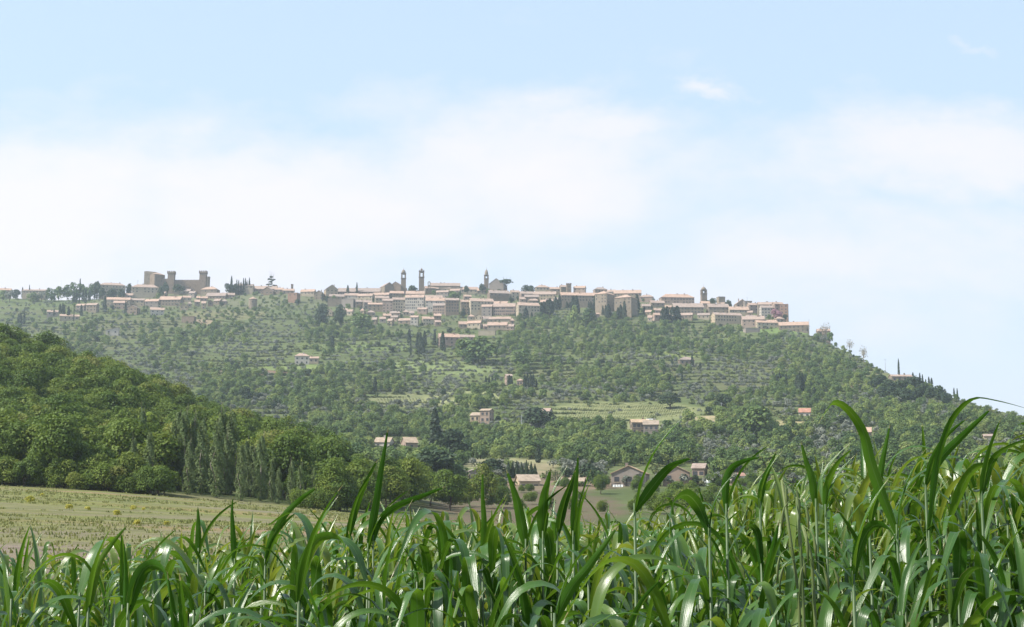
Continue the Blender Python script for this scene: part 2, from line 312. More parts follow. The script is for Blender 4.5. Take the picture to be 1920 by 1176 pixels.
def trunk_mb(h, r0, spread, nl, seed):
    r = random.Random(seed); mb = MB(); mb.tube([(0,0,-.6),(0,0,h*.3),(r.uniform(-.1,.1)*h,r.uniform(-.1,.1)*h,h*.62),(0,0,h)],[r0*1.3,r0,r0*.75,r0*.4], 6)
    for i in range(nl):
        a = r.uniform(0,6.28); q = spread*r.uniform(.5,.9); mb.tube([(0,0,h*r.uniform(.35,.7)),(q*.5*math.cos(a),q*.5*math.sin(a),h*r.uniform(.85,1.05)),(q*math.cos(a),q*math.sin(a),h*r.uniform(1.15,1.6))],[r0*.5,r0*.33,r0*.12], 5)
    return mb
def variants(kind, n, mk): return [mk(i) for i in range(n)]
class Kind:                                             # a kind of tree: crown meshes + a trunk mesh, with raw arrays for merging
    def __init__(s, name, mat_, n, mk, th, tr, spread, limbs, bark=BARK):
        s.name = name; s.mat = mat_; s.raw = [mk(i) for i in range(n)]
        s.crowns = [npmesh(name+'_crown', V, F_, mat_, tint=T) for V, F_, T in s.raw]
        s.trunks = [trunk_mb(th, tr, spread, limbs, i).mesh(name+'_trunk', bark) for i in range(min(n,3))]
    def put(s, loc, sc, label, cat, group=None, rot=None, i=None, name=None):
        i = random.randrange(len(s.crowns)) if i is None else i
        sc3 = sc if isinstance(sc, tuple) else (sc*random.uniform(.92,1.1), sc*random.uniform(.92,1.1), sc*random.uniform(.9,1.12))
        e = empty(name or s.name, loc, random.uniform(0,6.28) if rot is None else rot, sc3); tag(e, label, cat, group)
        link('crown', s.crowns[i], e); link('trunk', s.trunks[i % len(s.trunks)], e); return e
def merge(name, mat_, items, label, kinds):
    """items: (kind, loc, scale); ONE stuff object"""
    Vs = []; Fs = []; Ts = []; n = 0
    for K, loc, sc in items:
        V, F_, T = kinds[K].raw[random.randrange(len(kinds[K].raw))]; a = random.uniform(0,6.28); ca, sa = math.cos(a), math.sin(a)
        M = np.array([[ca,-sa,0],[sa,ca,0],[0,0,1]])*1.; Vs.append((V*sc)@M.T+np.array(loc)); Fs.append(F_+n); n += len(V); Ts.append(np.clip(T*.5+random.uniform(-.15,.65),0,1.4))
    o = link(name, npmesh(name, np.concatenate(Vs), np.concatenate(Fs), mat_, tint=np.concatenate(Ts))); tag(o, label, kind='stuff'); return o

K = {}
K['wood'] = Kind('woodland_tree', F_WOOD, 8, lambda i: crown(4.3+.3*(i%3), 4.0+.35*(i%4), 5.2, 20+i, 4600, .2, br=.42, seed=100+i), 4.5, .2, 3, 4)
K['broad'] = Kind('broadleaf_tree', F_BROAD, 8, lambda i: crown(3.5+.3*(i%3), 3.5+.3*(i%3), 3.6, 11+i%4, 720, .38, br=.44, flatb=.8, seed=200+i), 3.4, .22, 2.4, 3)
K['olive'] = Kind('olive_tree', F_OLIVE, 6, lambda i: crown(2.4+.25*(i%3), 1.9, 2.5, 8, 200, .36, br=.5, seed=300+i), 2., .16, 1.4, 3)
K['cypress'] = Kind('cypress', F_CYP, 4, lambda i: spindle(1.9+.2*i, 10, 620, .3, seed=400+i), 1.6, .18, .1, 0)
K['poplar'] = Kind('poplar_tree', F_POP, 5, lambda i: spindle(2.1, 12.5, 2200, .16, seed=450+i, base=.03, wob=.6, p=.42), 9, .14, .6, 3, BARKP)
K['dark'] = Kind('evergreen_tree', F_DARK, 4, lambda i: crown(3.3, 3.3, 3.1, 13, 1000, .34, br=.48, flatb=.9, seed=500+i), 2, .25, 2, 3)
K['bare'] = Kind('budding_tree', F_BARE, 3, lambda i: crown(3.0, 2.9, 3.2, 9, 240, .18, br=.5, seed=520+i), 3.6, .14, 2.4, 9, BARKP)
K['lime'] = Kind('lime_green_tree', F_LIME, 2, lambda i: crown(2.6, 3.4, 4.6, 12, 2200, .2, br=.4, seed=540+i), 3, .16, 2, 3)
K['pink'] = Kind('blossoming_tree', F_PINK, 1, lambda i: crown(5., 3.4, 3.6, 11, 900, .38, br=.42, seed=560+i), 3, .2, 2.5, 5)
K['shrub'] = Kind('shrub', F_SHRUB, 6, lambda i: crown(1.5, 1.1, .8, 5, 60, .38, br=.5, seed=600+i), .5, .05, .3, 0)
K['fir'] = Kind('fir_tree', F_DARK, 3, lambda i: spindle(5., 9.5, 1500, .34, seed=640+i, base=.05, p=1.15, wob=.2), 2, .2, .3, 0)
K['yel'] = Kind('flowering_shrub', F_YEL, 2, lambda i: crown(.72, .42, .34, 7, 420, .075, br=.5, seed=660+i), .2, .03, .2, 0)
def umbrella(i):
    a = crown(6., 1.5, 8.2, 14, 800, .4, br=.38, seed=680+i); return a
K['pine'] = Kind('umbrella_pine', F_DARK, 1, umbrella, 7.4, .3, 4, 7)
def cedar(i):
    Vs, Fs, Ts, n = [], [], [], 0
    for (x, y, z, r, h) in [(0,0,10.2,2.2,.9),(-1.8,.5,8.6,2.6,.7),(1.9,-.4,8.2,2.3,.7),(0,0,7,3.,.6),(-2.4,0,5.2,2.9,.6),(2.9,.4,4.6,3.3,.6),(-.3,0,3.4,3.2,.5),(3.4,0,2.8,2.2,.4)]:
        V, F_, T = crown(r, h, z, 5, 150, .36, br=.5, seed=int(z*10)); V = V+np.array((x,y,0)); Vs.append(V); Fs.append(F_+n); Ts.append(T); n += len(V)
    return np.concatenate(Vs), np.concatenate(Fs), np.concatenate(Ts)
K['cedar'] = Kind('cedar_tree', F_CYP, 1, cedar, 9.4, .3, 3, 7)

# ------------------------------------------------------------------ buildings
def window_mesh(w_, h, frame=False):
    mb = MB(); mb.box(-w_/2, w_/2, -.06, .06, -h/2, h/2); return mb.mesh('window', GLASS)
WIN = window_mesh(1., 1.5); WINL = window_mesh(1.15, 1.45)
def sill_mesh():
    mb = MB(); mb.box(-.72,.72,-.14,.1,-.95,-.76); return mb.mesh('sill', W['cream'])
SILL = sill_mesh()
KEEP = []                                                    # photo rectangles that tall trees stay clear of
def scale_at(Y, Z): return (Y*cT + Z*sT)/FPX
def house(x0, x1, yt, yr, yb, kind, wall, label, cat='house', yaw=None, depth=None, win=None, roof=None, name='town_house', chim=True, group=None, win_sc=1.):
    xc = (x0+x1)/2; X, Y, Zg = hit(xc, yb); a, e = ray(xc, yt); s = scale_at(Y, Zg); Wt = (x1-x0)*s
    if yaw is None: yaw = random.choice((-1,1,1))*random.uniform(3, 14)
    yw = R(abs(yaw)); D = depth or min(max(.55*Wt, 7.5), 13)
    Wd = max((Wt - D*math.sin(yw))/math.cos(yw), 4.); ze = ray(xc, yt)[1]*Y; zr_ = ray(xc, yr)[1]*(Y+D/2); rise = min(max(zr_-ze, .13*D), .34*D)
    hx, hy = Wd/2, D/2; cxw, cyw = a*(Y+hy), Y+hy
    zb = min(float(G(cxw+dx, cyw+dy)) for dx in (-hx,hx) for dy in (-hy,hy)) - 1.5; zb = min(zb, Zg-1)
    he = ze - zb; root = empty(name, (cxw, cyw, zb), R(yaw)); tag(root, label, cat, group)
    wall_m = W[wall]; rm = roof or ROOF; mb = MB(); rb = MB(); o = .38; th = .22; zt = he
    if kind in ('g','h','f'): mb.box(-hx,hx,-hy,hy,0,he)
    if kind == 'g':
        mb = MB(); mb.prism([(-hy,0),(hy,0),(hy,he),(0,he+rise-.03),(-hy,he)], 'x', -hx, hx); k = rise/hy
        rb.prism([(-hy-o,he-k*o+.02),(0,he+rise+.02),(0,he+rise+th),(-hy-o,he-k*o+th)], 'x', -hx-o, hx+o)
        rb.prism([(hy+o,he-k*o+.02),(hy+o,he-k*o+th),(0.01,he+rise+th),(0.01,he+rise+.02)], 'x', -hx-o, hx+o)
    elif kind == 'e':                                        # gable end towards the camera
        rise = min(max(zr_-ze, .2*Wd/2), .36*Wd); k = rise/hx
        mb.prism([(-hx,0),(hx,0),(hx,he),(0,he+rise-.03),(-hx,he)], 'y', -hy, hy)
        rb.prism([(-hx-o,he-k*o+.02),(0,he+rise+.02),(0,he+rise+th),(-hx-o,he-k*o+th)], 'y', -hy-o, hy+o)
        rb.prism([(hx+o,he-k*o+.02),(hx+o,he-k*o+th),(0.01,he+rise+th),(0.01,he+rise+.02)], 'y', -hy-o, hy+o)
    elif kind == 's':                                        # shed roof rising to the right
        rise = max(zr_-ze, 1.); mb.prism([(-hx,0),(hx,0),(hx,he+rise),(-hx,he)], 'y', -hy, hy); k = rise/Wd
        rb.prism([(-hx-o,he-k*o+.03),(hx+o,he+rise+k*o+.03),(hx+o,he+rise+k*o+th),(-hx-o,he-k*o+th)], 'y', -hy-o, hy+o)
    elif kind == 'h':
        q = min(hx, hy)*.95; rx = max(hx-q, .05); ry = max(hy-q, .05); z0 = he+.03; z1 = he+rise
        rb.add([(-hx-o,-hy-o,z0),(hx+o,-hy-o,z0),(hx+o,hy+o,z0),(-hx-o,hy+o,z0),(-hx-o,-hy-o,z0+th),(hx+o,-hy-o,z0+th),(hx+o,hy+o,z0+th),(-hx-o,hy+o,z0+th),(-rx,-ry,z1+th),(rx,-ry,z1+th),(rx,ry,z1+th),(-rx,ry,z1+th)],
               [(0,3,2,1),(0,1,5,4),(1,2,6,5),(2,3,7,6),(3,0,4,7),(4,5,9,8),(5,6,10,9),(6,7,11,10),(7,4,8,11),(8,9,10,11)])
    elif kind == 'f': rb.box(-hx-.15,hx+.15,-hy-.15,hy+.15,he+.02,he+.45)
    mb.build('wall', wall_m, root); ro = rb.build('roof', rm if kind != 'f' else wall_m, root)
    if chim and Wd > 7 and kind in ('g','e','h'):
        for q in range(1 + (Wd > 16)):
            cm = MB(); cx_ = random.uniform(-.6,.6)*hx; zc_ = he + rise*(.55 if kind != 'e' else max(0, 1-abs(cx_)/hx)); cy_ = random.uniform(-.3,.2)*hy
            cm.box(cx_-.4,cx_+.4,cy_-.35,cy_+.35,zc_-.6,he+rise+.9); cm.box(cx_-.52,cx_+.52,cy_-.47,cy_+.47,he+rise+.9,he+rise+1.1); cm.build('chimney', wall_m, ro)
    vis = ze - ray(xc, yb)[1]*Y                                # visible wall height
    if win is None: win = (max(1, min(4, int(vis/3.0))), max(1, int(Wd/random.uniform(3.1, 4.2))))
    if win and win[0]:
        nr, nc = win
        for r_ in range(nr):
            z = he - 1.7 - r_*min(3.2, max(2.4, vis/nr))
            if z < 1: continue
            for c_ in range(nc):
                if random.random() < .12 and nc > 2: continue
                x = -hx + Wd*(c_+.5)/nc + random.uniform(-.2,.2); ww = link('window', random.choice((WIN, WINL)), root, (x, -hy-.02, z), (0,0,0), (win_sc*random.uniform(1.0,1.35),1,win_sc*random.uniform(.8,1.1)))
                if win_sc > 1.05 or Y < 950: link('sill', SILL, ww)
            if yaw > 0 and D > 7:
                for q in (-.25,.3): link('window', WIN, root, (-hx-.02, q*D, z), (0,0,math.pi/2))
            if yaw < 0 and D > 7:
                for q in (-.25,.3): link('window', WIN, root, (hx+.02, q*D, z), (0,0,math.pi/2))
    KEEP.append((x0-1, x1+1, yr, yb+2)); return root

# row by row as the photograph shows them: x0, x1, eave, ridge, foot, roof kind, wall, label, extras
H = [
(0,22,544,540,552,'g','pink','low reddish house half hidden by trees at the left edge of the skyline',{}),
(45,88,545,543,553,'g','cream','long low pale building on the ridge between two small cypresses, far left skyline',{'yaw':3}),
(185,236,535,531,553,'h','cream','cream villa with hipped roof half covered by trees, left of the fortress',{'yaw':14}),
(246,299,539,534,559,'h','cream','big square cream villa with one row of windows directly below the fortress keep',{'yaw':12,'win':(2,7)}),
(200,246,562,558,576,'g','cream','cream terrace house above the reddish one, below the tree-covered villa',{'yaw':8}),
(214,238,568,564,580,'g','pink','reddish pink terrace house in the row left of the fortress hill',{'yaw':4}),
(246,272,563,560,575,'g','ochre','ochre terrace house below the square cream villa',{'yaw':6}),
(273,300,565,561,576,'g','grey','grey rendered house beside the ochre terrace house, below the villa',{'yaw':-6}),
(237,262,577,573,590,'e','brown','brown stone barn with its gable end to the valley, below the terrace row',{'yaw':-12}),
(144,162,573,570,584,'g','grey','smaller left one of the two stone houses behind the column of cypresses at far left',{}),
(163,185,572,569,586,'g','stone','larger right one of the two stone houses behind the cypresses at far left',{'yaw':-8}),
(111,150,593,590,602,'g','cream','low cream outbuilding with flat-looking roof standing lowest at the far left of the town',{'yaw':16}),
(88,110,585,582,596,'g','grey','small grey house left of the low cream outbuilding, behind a dark cypress',{}),
(199,224,619,615,630,'s','white','lonely white farmhouse with lean-to roof in the green slope above the wooded hill',{'yaw':8}),
(281,309,581,577,592,'g','white','low white walled house with long roof, lowest under the left terrace row',{}),
(300,343,562,555,574,'g','stone','large stone house with broad pink roof below the middle of the fortress wall',{'yaw':-5}),
(343,359,558,555,567,'g','cream','narrow cream house right of the large stone house under the fortress',{}),
(327,358,546,542,553,'g','stone','long low stone house right under the fortress wall',{'yaw':5}),
(338,363,542,538,550,'e','brown','brown gabled house between the fortress wall and the low stone house',{}),
(378,411,543,538,551,'h','stone','stone house with pale hipped roof right below the square right tower of the fortress',{'yaw':-8}),
(368,390,559,554,565,'g','pink','pink house with red roof, lowest of the descending row right of the fortress',{}),
(388,426,555,549,561,'g','stone','long pink roofed house in the middle of the descending row right of the fortress',{'yaw':-4}),
(416,441,553,548,558,'g','pink','small house at the upper end of the descending row right of the fortress',{}),
(439,476,536,533,543,'g','cream','long cream house on the skyline behind the row of thin cypresses',{'yaw':3}),
(443,471,545,541,550,'g','stone','low stone house in front of the long cream one under the thin cypresses',{}),
(470,521,542,535,549,'g','stone','broad pink roofed house under the lone cedar on the skyline',{'yaw':-3}),
(490,516,546,539,554,'e','brown','brown gabled house below the cedar',{'yaw':-10}),
(516,532,543,539,551,'g','stone','small stone house just right of the brown gabled one below the cedar',{}),
(530,552,545,541,551,'g','pink','low pink house beside the small square chimney tower',{}),
(540,563,550,547,568,'f','brick','square orange brick house with flat top standing alone at the left end of the town',{'yaw':-22,'win':(1,2)}),
(564,592,547,540,556,'g','cream','cream house with broad pink roof left of the big gabled church hall',{}),
(590,609,551,545,562,'e','stone','small stone gabled house next to the cream one left of the big gabled hall',{}),
(606,635,542,534,563,'e','ochre','tall ochre hall with big gable at the left end of the long roof',{'yaw':16,'depth':16,'win':(2,3)}),
(634,714,547,539,558,'g','brown','very long convent wing with one even pink roof behind two cypresses',{'yaw':1,'depth':15,'win':(2,18)}),
(616,646,556,552,565,'g','ochre','ochre house with small windows at the foot of the tall gabled hall',{}),
(646,672,554,550,563,'g','white','white house with four windows below the long convent roof',{'yaw':4,'win':(1,4)}),
(671,702,555,551,566,'g','cream','cream row house with two rows of windows right of the white one',{}),
(700,731,553,549,562,'g','stone','stone house under the gable of the domed-tower church',{'yaw':-4}),
(614,641,560,559,575,'f','stone','left blunt stone bastion of the town wall below the ochre house',{'yaw':6,'win':(0,0)}),
(641,666,561,560,578,'f','grey','right weathered grey bastion of the town wall beside trees',{'yaw':-10,'win':(0,0)}),
(666,682,566,563,577,'g','brown','small brown house tucked behind the grey bastion',{}),
(680,698,567,563,580,'g','grey','grey house with white corner between bastion and yellow house',{}),
(702,730,559,555,574,'g','cream','yellow house with open loggia beside the grey one, below the stone house',{'yaw':10,'win':(2,4)}),
(690,722,571,568,585,'g','stone','tall stone retaining house below the yellow one',{'yaw':3}),
(730,758,550,545,560,'g','stone','stone house with pale roof just below the domed bell tower',{}),
(761,796,551,546,561,'g','brown','brown house with wide pink roof below the square town hall tower',{'yaw':2}),
(717,737,564,559,586,'g','pink','tall pinkish town house right of the yellow one',{'win':(4,3)}),
(735,761,562,556,584,'g','cream','cream tall town house with red roof left of the white apartment block',{'win':(4,5)}),
(760,797,558,553,584,'g','white','tall white apartment block with four rows of windows below the square tower',{'yaw':-5,'win':(4,9)}),
(796,830,559,553,572,'g','cream','cream house with pink roof right of the white apartment block',{}),
(783,802,580,577,590,'g','pink','small pink house standing in front of the white apartment block',{}),
(717,734,592,588,598,'g','stone','leftmost small house in the low row beneath the town',{}),
(733,748,595,592,603,'g','pink','second small house in the low row beneath the town',{}),
(747,772,601,595,609,'g','stone','stone house with long pink roof in the low row beneath the town',{}),
(770,785,595,592,610,'g','white','narrow tall white house in the low row beneath the town',{}),
(790,814,598,594,611,'g','cream','cream cube house with two rows of windows in the low row beneath the town',{'yaw':14,'win':(2,4)}),
(814,827,604,601,612,'g','pink','tiny pink house at the right end of the low row beneath the town',{}),
(807,863,536,531,544,'g','stone','long roofed church hall on the skyline right of the square tower',{'yaw':2,'win':(0,0)}),
(795,823,541,537,549,'g','stone','low stone house right of the small belfry arch',{}),
(820,846,541,536,549,'g','cream','cream house in front of the long roofed hall',{}),
(844,863,545,540,552,'g','pink','pink house at the right end of the long roofed hall',{}),
(818,842,548,545,560,'g','grey','grey house with four windows between the pink roofs in mid town',{}),
(863,896,543,538,551,'g','cream','cream house on the skyline left of the slim domed tower',{'yaw':3}),
(895,951,545,541,553,'g','stone','long stone house at the foot of the slim domed tower',{'yaw':-2,'depth':12}),
(868,884,556,553,562,'g','pink','small pink house among trees left of the big shaded house',{}),
(798,834,564,558,586,'g','white','white town house with wide roof and three rows of windows right of the apartment block',{'yaw':3,'win':(3,8)}),
(834,861,563,558,592,'g','brown','brown town house with deep open loggia under the eaves',{'win':(4,5)}),
(812,839,573,569,590,'g','pink','pinkish house in front of the brown loggia house',{'win':(3,6)}),
(862,880,566,561,592,'g','stone','narrow tall stone house right of the brown loggia house',{'win':(4,3)}),
(913,956,550,545,566,'g','brown','large house with shaded front and bright left corner below the dark church',{'yaw':14,'depth':14,'win':(1,5)}),
(878,926,565,560,592,'g','cream','large cream house with small balcony left of the shaded arcade house',{'yaw':12,'win':(3,7)}),
(903,924,575,571,593,'g','grey','lower grey wing of the large cream house',{'yaw':-6}),
(925,967,575,569,592,'g','pink','wide pinkish house with a long line of windows in the right of the centre row',{'yaw':-3,'win':(3,11)}),
(926,952,569,564,574,'g','stone','stone house whose roof shows behind the wide pinkish one',{}),
(956,974,548,544,563,'g','cream','cream house with plain front right of the large shaded house',{}),
(973,1010,551,547,558,'g','pink','pink house behind the brown one right of the plain cream house',{}),
(983,1010,557,553,568,'g','brown','brown house with low roof above the pale pavilion',{}),
(967,1012,573,568,594,'g','cream','big cream villa with tall arched windows next to the cypress clump',{'yaw':13,'win':(2,7)}),
(989,1011,564,560,572,'h','stone','pale pavilion rising from the roof line behind the big cream villa',{'yaw':5}),
(1003,1030,539,534,547,'h','cream','cream villa with hipped roof behind greenery on the central skyline',{'yaw':6}),
(1030,1051,542,538,549,'g','stone','stone house left of the dark square skyline tower',{}),
(1000,1043,552,547,563,'g','ochre','ochre house with long roof left of the great convent wall',{'yaw':-3}),
(1049,1063,538,535,547,'g','stone','small tall stone house touching the dark square skyline tower',{}),
(1075,1099,540,534,547,'g','pink','pink house with flat looking attic right of the dark square skyline tower',{'yaw':-12}),
(1112,1138,543,538,549,'h','pink','red-pink house on the skyline above the great convent',{'yaw':10}),
(1138,1155,547,543,552,'g','grey','low grey house right of the red-pink skyline house',{}),
(1150,1203,550,544,559,'g','stone','long stone house with pink roof behind the right block of the convent',{'yaw':-6}),
(1049,1119,554,549,578,'g','stone','long left wing of the great stone convent behind tall cypresses',{'yaw':7,'depth':12,'win':(2,12),'cat':'convent','name':'convent_wing'}),
(1115,1155,551,547,592,'h','stone','high middle block of the great stone convent with its corner to the valley',{'yaw':-32,'depth':20,'win':(3,4),'cat':'convent','name':'convent_block'}),
(1151,1196,558,553,594,'h','stone','high right block of the great stone convent beside a tall cypress',{'yaw':-26,'depth':18,'win':(2,4),'cat':'convent','name':'convent_block'}),
(1110,1124,589,587,597,'g','pink','tiny pink hut among trees below the great convent',{'win':(1,1)}),
(1199,1226,557,551,564,'h','pink','pinkish house alone between the convent and the red brick palace',{'yaw':-10}),
(1236,1301,558,551,572,'h','pink','red brick palace with a line of attic windows left of the right-hand bell tower',{'yaw':6,'win':(2,11)}),
(1217,1246,568,564,577,'g','stone','stone house with sloping roof at the left foot of the red brick palace',{}),
(1260,1318,576,569,590,'g','stone','long stone hall with very wide roof below the red brick palace',{'yaw':3,'depth':16}),
(1224,1244,582,577,591,'g','pink','upper pink house with stepped roof below the palace',{}),
(1223,1242,591,587,602,'g','pink','lower pink house with stepped roof, left of the dark cypress pair',{}),
(1274,1300,591,585,601,'g','stone','low house whose slanted pale roof shows right of the dark cypress pair',{'yaw':-14}),
(1307,1332,591,586,600,'g','cream','low cream house with pale roof left of the long ochre building',{}),
(1325,1366,576,570,590,'g','stone','stone house with pink roof right of the domed tower at the right end',{'yaw':5}),
(1343,1366,570,566,577,'h','cream','small hipped roof house behind the stone one at the right end',{}),
(1344,1359,557,556,572,'f','stone','square block overgrown with ivy on the right skyline',{'yaw':12,'win':(0,0)}),
(1365,1403,581,575,592,'g','cream','cream house with a row of little windows above the long ochre building',{'yaw':4,'win':(1,8)}),
(1377,1403,570,562,580,'e','pink','pink gabled house on the right skyline',{'yaw':8}),
(1400,1422,572,567,583,'g','pink','pink house right of the gabled one on the right skyline',{}),
(1394,1409,565,562,572,'f','grey','small grey flat attic block topping the right skyline',{'yaw':4}),
(1420,1452,571,567,586,'g','stone','stone house with pink roof near the right end of the skyline',{'yaw':-4}),
(1424,1449,577,571,596,'g','white','pale house front left of the pink blossoming tree',{'yaw':8,'win':(3,4)}),
(1448,1468,570,567,583,'g','pink','pink house above the blossoming tree',{}),
(1461,1479,571,568,598,'f','brick','tall brick end house with rounded corner closing the town on the right',{'yaw':-16,'win':(3,2)}),
(1333,1391,591,587,609,'g','ochre','long bright ochre building with tall slit windows at the lower right of the town',{'yaw':14,'depth':11,'win':(2,10)}),
(1390,1433,599,593,614,'g','pink','house with broad red roof right of the long ochre building',{'yaw':-4}),
(1397,1419,595,591,601,'g','pink','small pink roofed house above the broad red roof',{}),
(1414,1457,605,600,617,'g','cream','cream cottage with pink roof on the lower right slope of the town',{'yaw':8}),
(1459,1517,610,604,622,'g','stone','long stone farm building with pale roof at the lower right end of the town',{'yaw':-8}),
(1531,1556,621,617,630,'g','stone','stone house with a small cypress in front, last one down the right ridge',{'yaw':-5}),
(1394,1424,616,615,624,'f','grey','plain grey retaining wall block below the cream cottage',{'win':(0,0),'cat':'wall','name':'retaining_wall'}),
(859,891,608,603,616,'g','stone','stone cottage with pale roof, left of the group of four below the centre',{}),
(876,904,606,601,617,'g','cream','cream cottage behind the stone one in the group below the centre',{}),
(904,916,612,608,619,'g','pink','tiny pink cottage in the middle of the group below the centre',{}),
(914,952,610,604,621,'g','stone','broad stone cottage at the right of the group below the centre',{'yaw':-4}),
(897,930,620,618,630,'f','cream','long low garden wall below the group of cottages',{'win':(0,0),'cat':'wall','name':'garden_wall'}),
(931,958,598,593,605,'g','cream','cream house above the group of cottages, under the wide pinkish house',{}),
(820,862,632,626,652,'g','pink','long farmhouse with bright roof and white left corner behind two cypresses',{'yaw':12}),
(861,890,632,628,640,'g','pink','lower red roofed wing right of the long farmhouse behind cypresses',{}),
(342,367,594,592,606,'f','brown','ruined stone walls without roof on the bare slope left of the round tower',{'win':(0,0),'cat':'ruin','name':'ruined_house'}),
(552,581,668,663,684,'h','white','pale stone farmhouse alone in the olive terraces of the left slope',{'yaw':8,'win':(2,3)}),
(579,598,672,669,682,'g','cream','lean wing attached to the pale farmhouse in the left olive terraces',{'win':(1,2)}),
(1272,1301,675,668,686,'h','stone','square stone house with bright pink roof alone among cypresses on the right slope',{'yaw':4}),
(946,961,705,702,724,'g','pink','narrow pink house between two clumps of cypresses in mid slope',{'win':(2,1)}),
(969,984,714,711,724,'h','pink','low house with white porch between two clumps of cypresses in mid slope',{'win':(1,2)}),
(900,926,770,767,797,'g','pink','tall two storey farmhouse with brown shutters in the centre of the slope',{'yaw':-18,'win':(2,2),'roof':ROOFTAN}),
(882,907,779,774,793,'g','ochre','lower lit wing of the two storey farmhouse in the centre of the slope',{'yaw':-18,'win':(1,2),'roof':ROOFTAN}),
(1182,1216,792,787,813,'g','stone','left part of the old stone farmstead below the vineyard',{'yaw':3,'win':(2,4),'roof':ROOFTAN}),
(1205,1236,796,789,814,'g','grey','right part of the old stone farmstead below the vineyard',{'yaw':-6,'win':(2,3),'roof':ROOFTAN}),
(1496,1522,773,766,780,'g','white','small house with bright red roof on the right slope above the tan field',{'yaw':-14,'win':(1,2),'roof':ROOFRED}),
(1613,1637,810,802,820,'g','stone','house with long pink roof among dark trees low on the right',{'yaw':-16,'win':(1,2)}),
(1668,1708,706,703,715,'g','stone','long low house hidden in the dark trees of the right ridge',{'yaw':3,'win':(1,4)}),
(1013,1036,771,766,777,'g','white','small white shed with slanted roof above the round tree in the centre',{'win':(0,0),'yaw':-16}),
(703,738,829,821,838,'g','white','white walled shed left of the great cypress with light tiled roof',{'yaw':-12,'win':(1,2),'roof':ROOFTAN}),
(751,784,830,820,840,'g','pink','small house with slanted orange roof just left of the great cypress',{'yaw':22,'win':(1,1),'roof':ROOFTAN}),
(1843,1862,818,815,824,'g','cream','tiny cream hut far right behind the tall crop',{'win':(1,1)}),
(874,906,884,876,898,'s','grey','grey walled barn with a shed roof rising to the right, beside a round dark tree',{'yaw':10,'win':(1,1),'roof':ROOFGREY,'cat':'barn','name':'barn'}),
(966,1012,902,891,914,'g','ochre','open farm shed with tan tiled roof below the dark firs',{'yaw':10,'win':(1,3),'roof':ROOFTAN,'cat':'shed','name':'farm_shed','depth':7}),
(1052,1098,903,897,912,'g','brown','long low shed between the little vineyard and the stone farmhouse',{'yaw':-8,'win':(0,0),'roof':ROOFTAN,'cat':'shed','name':'farm_shed','depth':6}),
(1143,1222,888,875,940,'e','grey','big stone farmhouse with low gable and green shutters down in the valley',{'yaw':-10,'depth':14,'win':(2,3),'name':'farmhouse','win_sc':1.15,'roof':ROOFTAN}),
(1240,1296,886,875,934,'e','pink','second stone gable behind the leaves, right of the big valley farmhouse',{'yaw':-8,'win':(1,2),'name':'farmhouse','win_sc':1.1,'roof':ROOFTAN}),
(1252,1308,907,896,938,'g','stone','lean-to wing with bright red tiles in front of the second stone gable',{'yaw':-4,'win':(1,2),'roof':ROOFRED,'depth':7}),
(1296,1328,878,870,892,'g','pink','pink cottage with pale roof behind the valley farmhouses',{'yaw':-16,'win':(1,2)}),
(1368,1470,906,901,930,'g','stone','very long low building with dull roof mostly hidden by the tall crop',{'yaw':-2,'win':(1,6),'roof':ROOFGREY,'depth':9,'name':'long_barn','cat':'barn'}),
(1370,1392,893,889,900,'g','pink','small red roofed shed above the very long low building',{'win':(0,0),'roof':ROOFRED}),
]
for (x0,x1,yt,yr,yb,kd,wl,lb,ex) in H:
    ex = dict(ex); house(x0,x1,yt,yr,yb,kd,wl,lb,**ex)

_rf = random.Random(41); _n = 0; _t = 0
FILL = [(612,1000,560,596,40),(1000,1050,560,575,4),(205,430,558,582,10),(1205,1470,578,606,14),(870,960,596,622,6),(700,830,588,612,6)]
for (fx0, fx1, fy0, fy1, cnt) in FILL:
    _n = 0; _t = 0
    while _n < cnt and _t < 400:
        _t += 1; w_ = _rf.uniform(9, 19); px = _rf.uniform(fx0, fx1); yb = _rf.uniform(fy0, fy1); hh_ = _rf.uniform(7, 11); x0_, x1_, y0_, y1_ = px-w_/2, px+w_/2, yb-hh_-3, yb; bad = False
        for k0, k1, q0, q1 in KEEP:
            ox = min(x1_, k1)-max(x0_, k0); oy = min(y1_, q1)-max(y0_, q0)
            if ox > 0 and oy > 0 and ox*oy > .30*w_*(hh_+3): bad = True; break
        if bad: continue
        _n += 1; wl_ = _rf.choice(('stone','cream','grey','stone','pink','brown','ochre')); cn = {'stone':'stone','cream':'cream','grey':'grey','pink':'pinkish','brown':'brown','ochre':'ochre'}[wl_]
        where = 'under the fortress' if px < 430 else 'between the bastions and the yellow house' if px < 715 else 'below the domed bell tower' if px < 770 else 'around the white apartment block' if px < 835 else 'below the slim bell tower' if px < 920 else 'below the dark church' if px < 975 else 'near the big cream villa' if px < 1060 else 'below the brick palace' if px < 1320 else 'by the long ochre building'
        if yb > 596 and px < 1000: where = 'in the scattered low houses beneath the town'
        house(x0_, x1_, yb-hh_, yb-hh_-_rf.uniform(3,4.5), yb, _rf.choice('gggeh'), wl_, 'small '+cn+' house squeezed in '+where, depth=8, group=cn+' small houses '+where)

def at(px, py_base, py): # local frame for a thing whose foot stands at py_base: returns X, Y, ground z, scale and a function row -> height above ground
    X, Y, Zg = hit(px, py_base); s = scale_at(Y, Zg); z0 = Zg-1.; return X, Y, z0, s, (lambda row: ray(px, row)[1]*Y - z0)
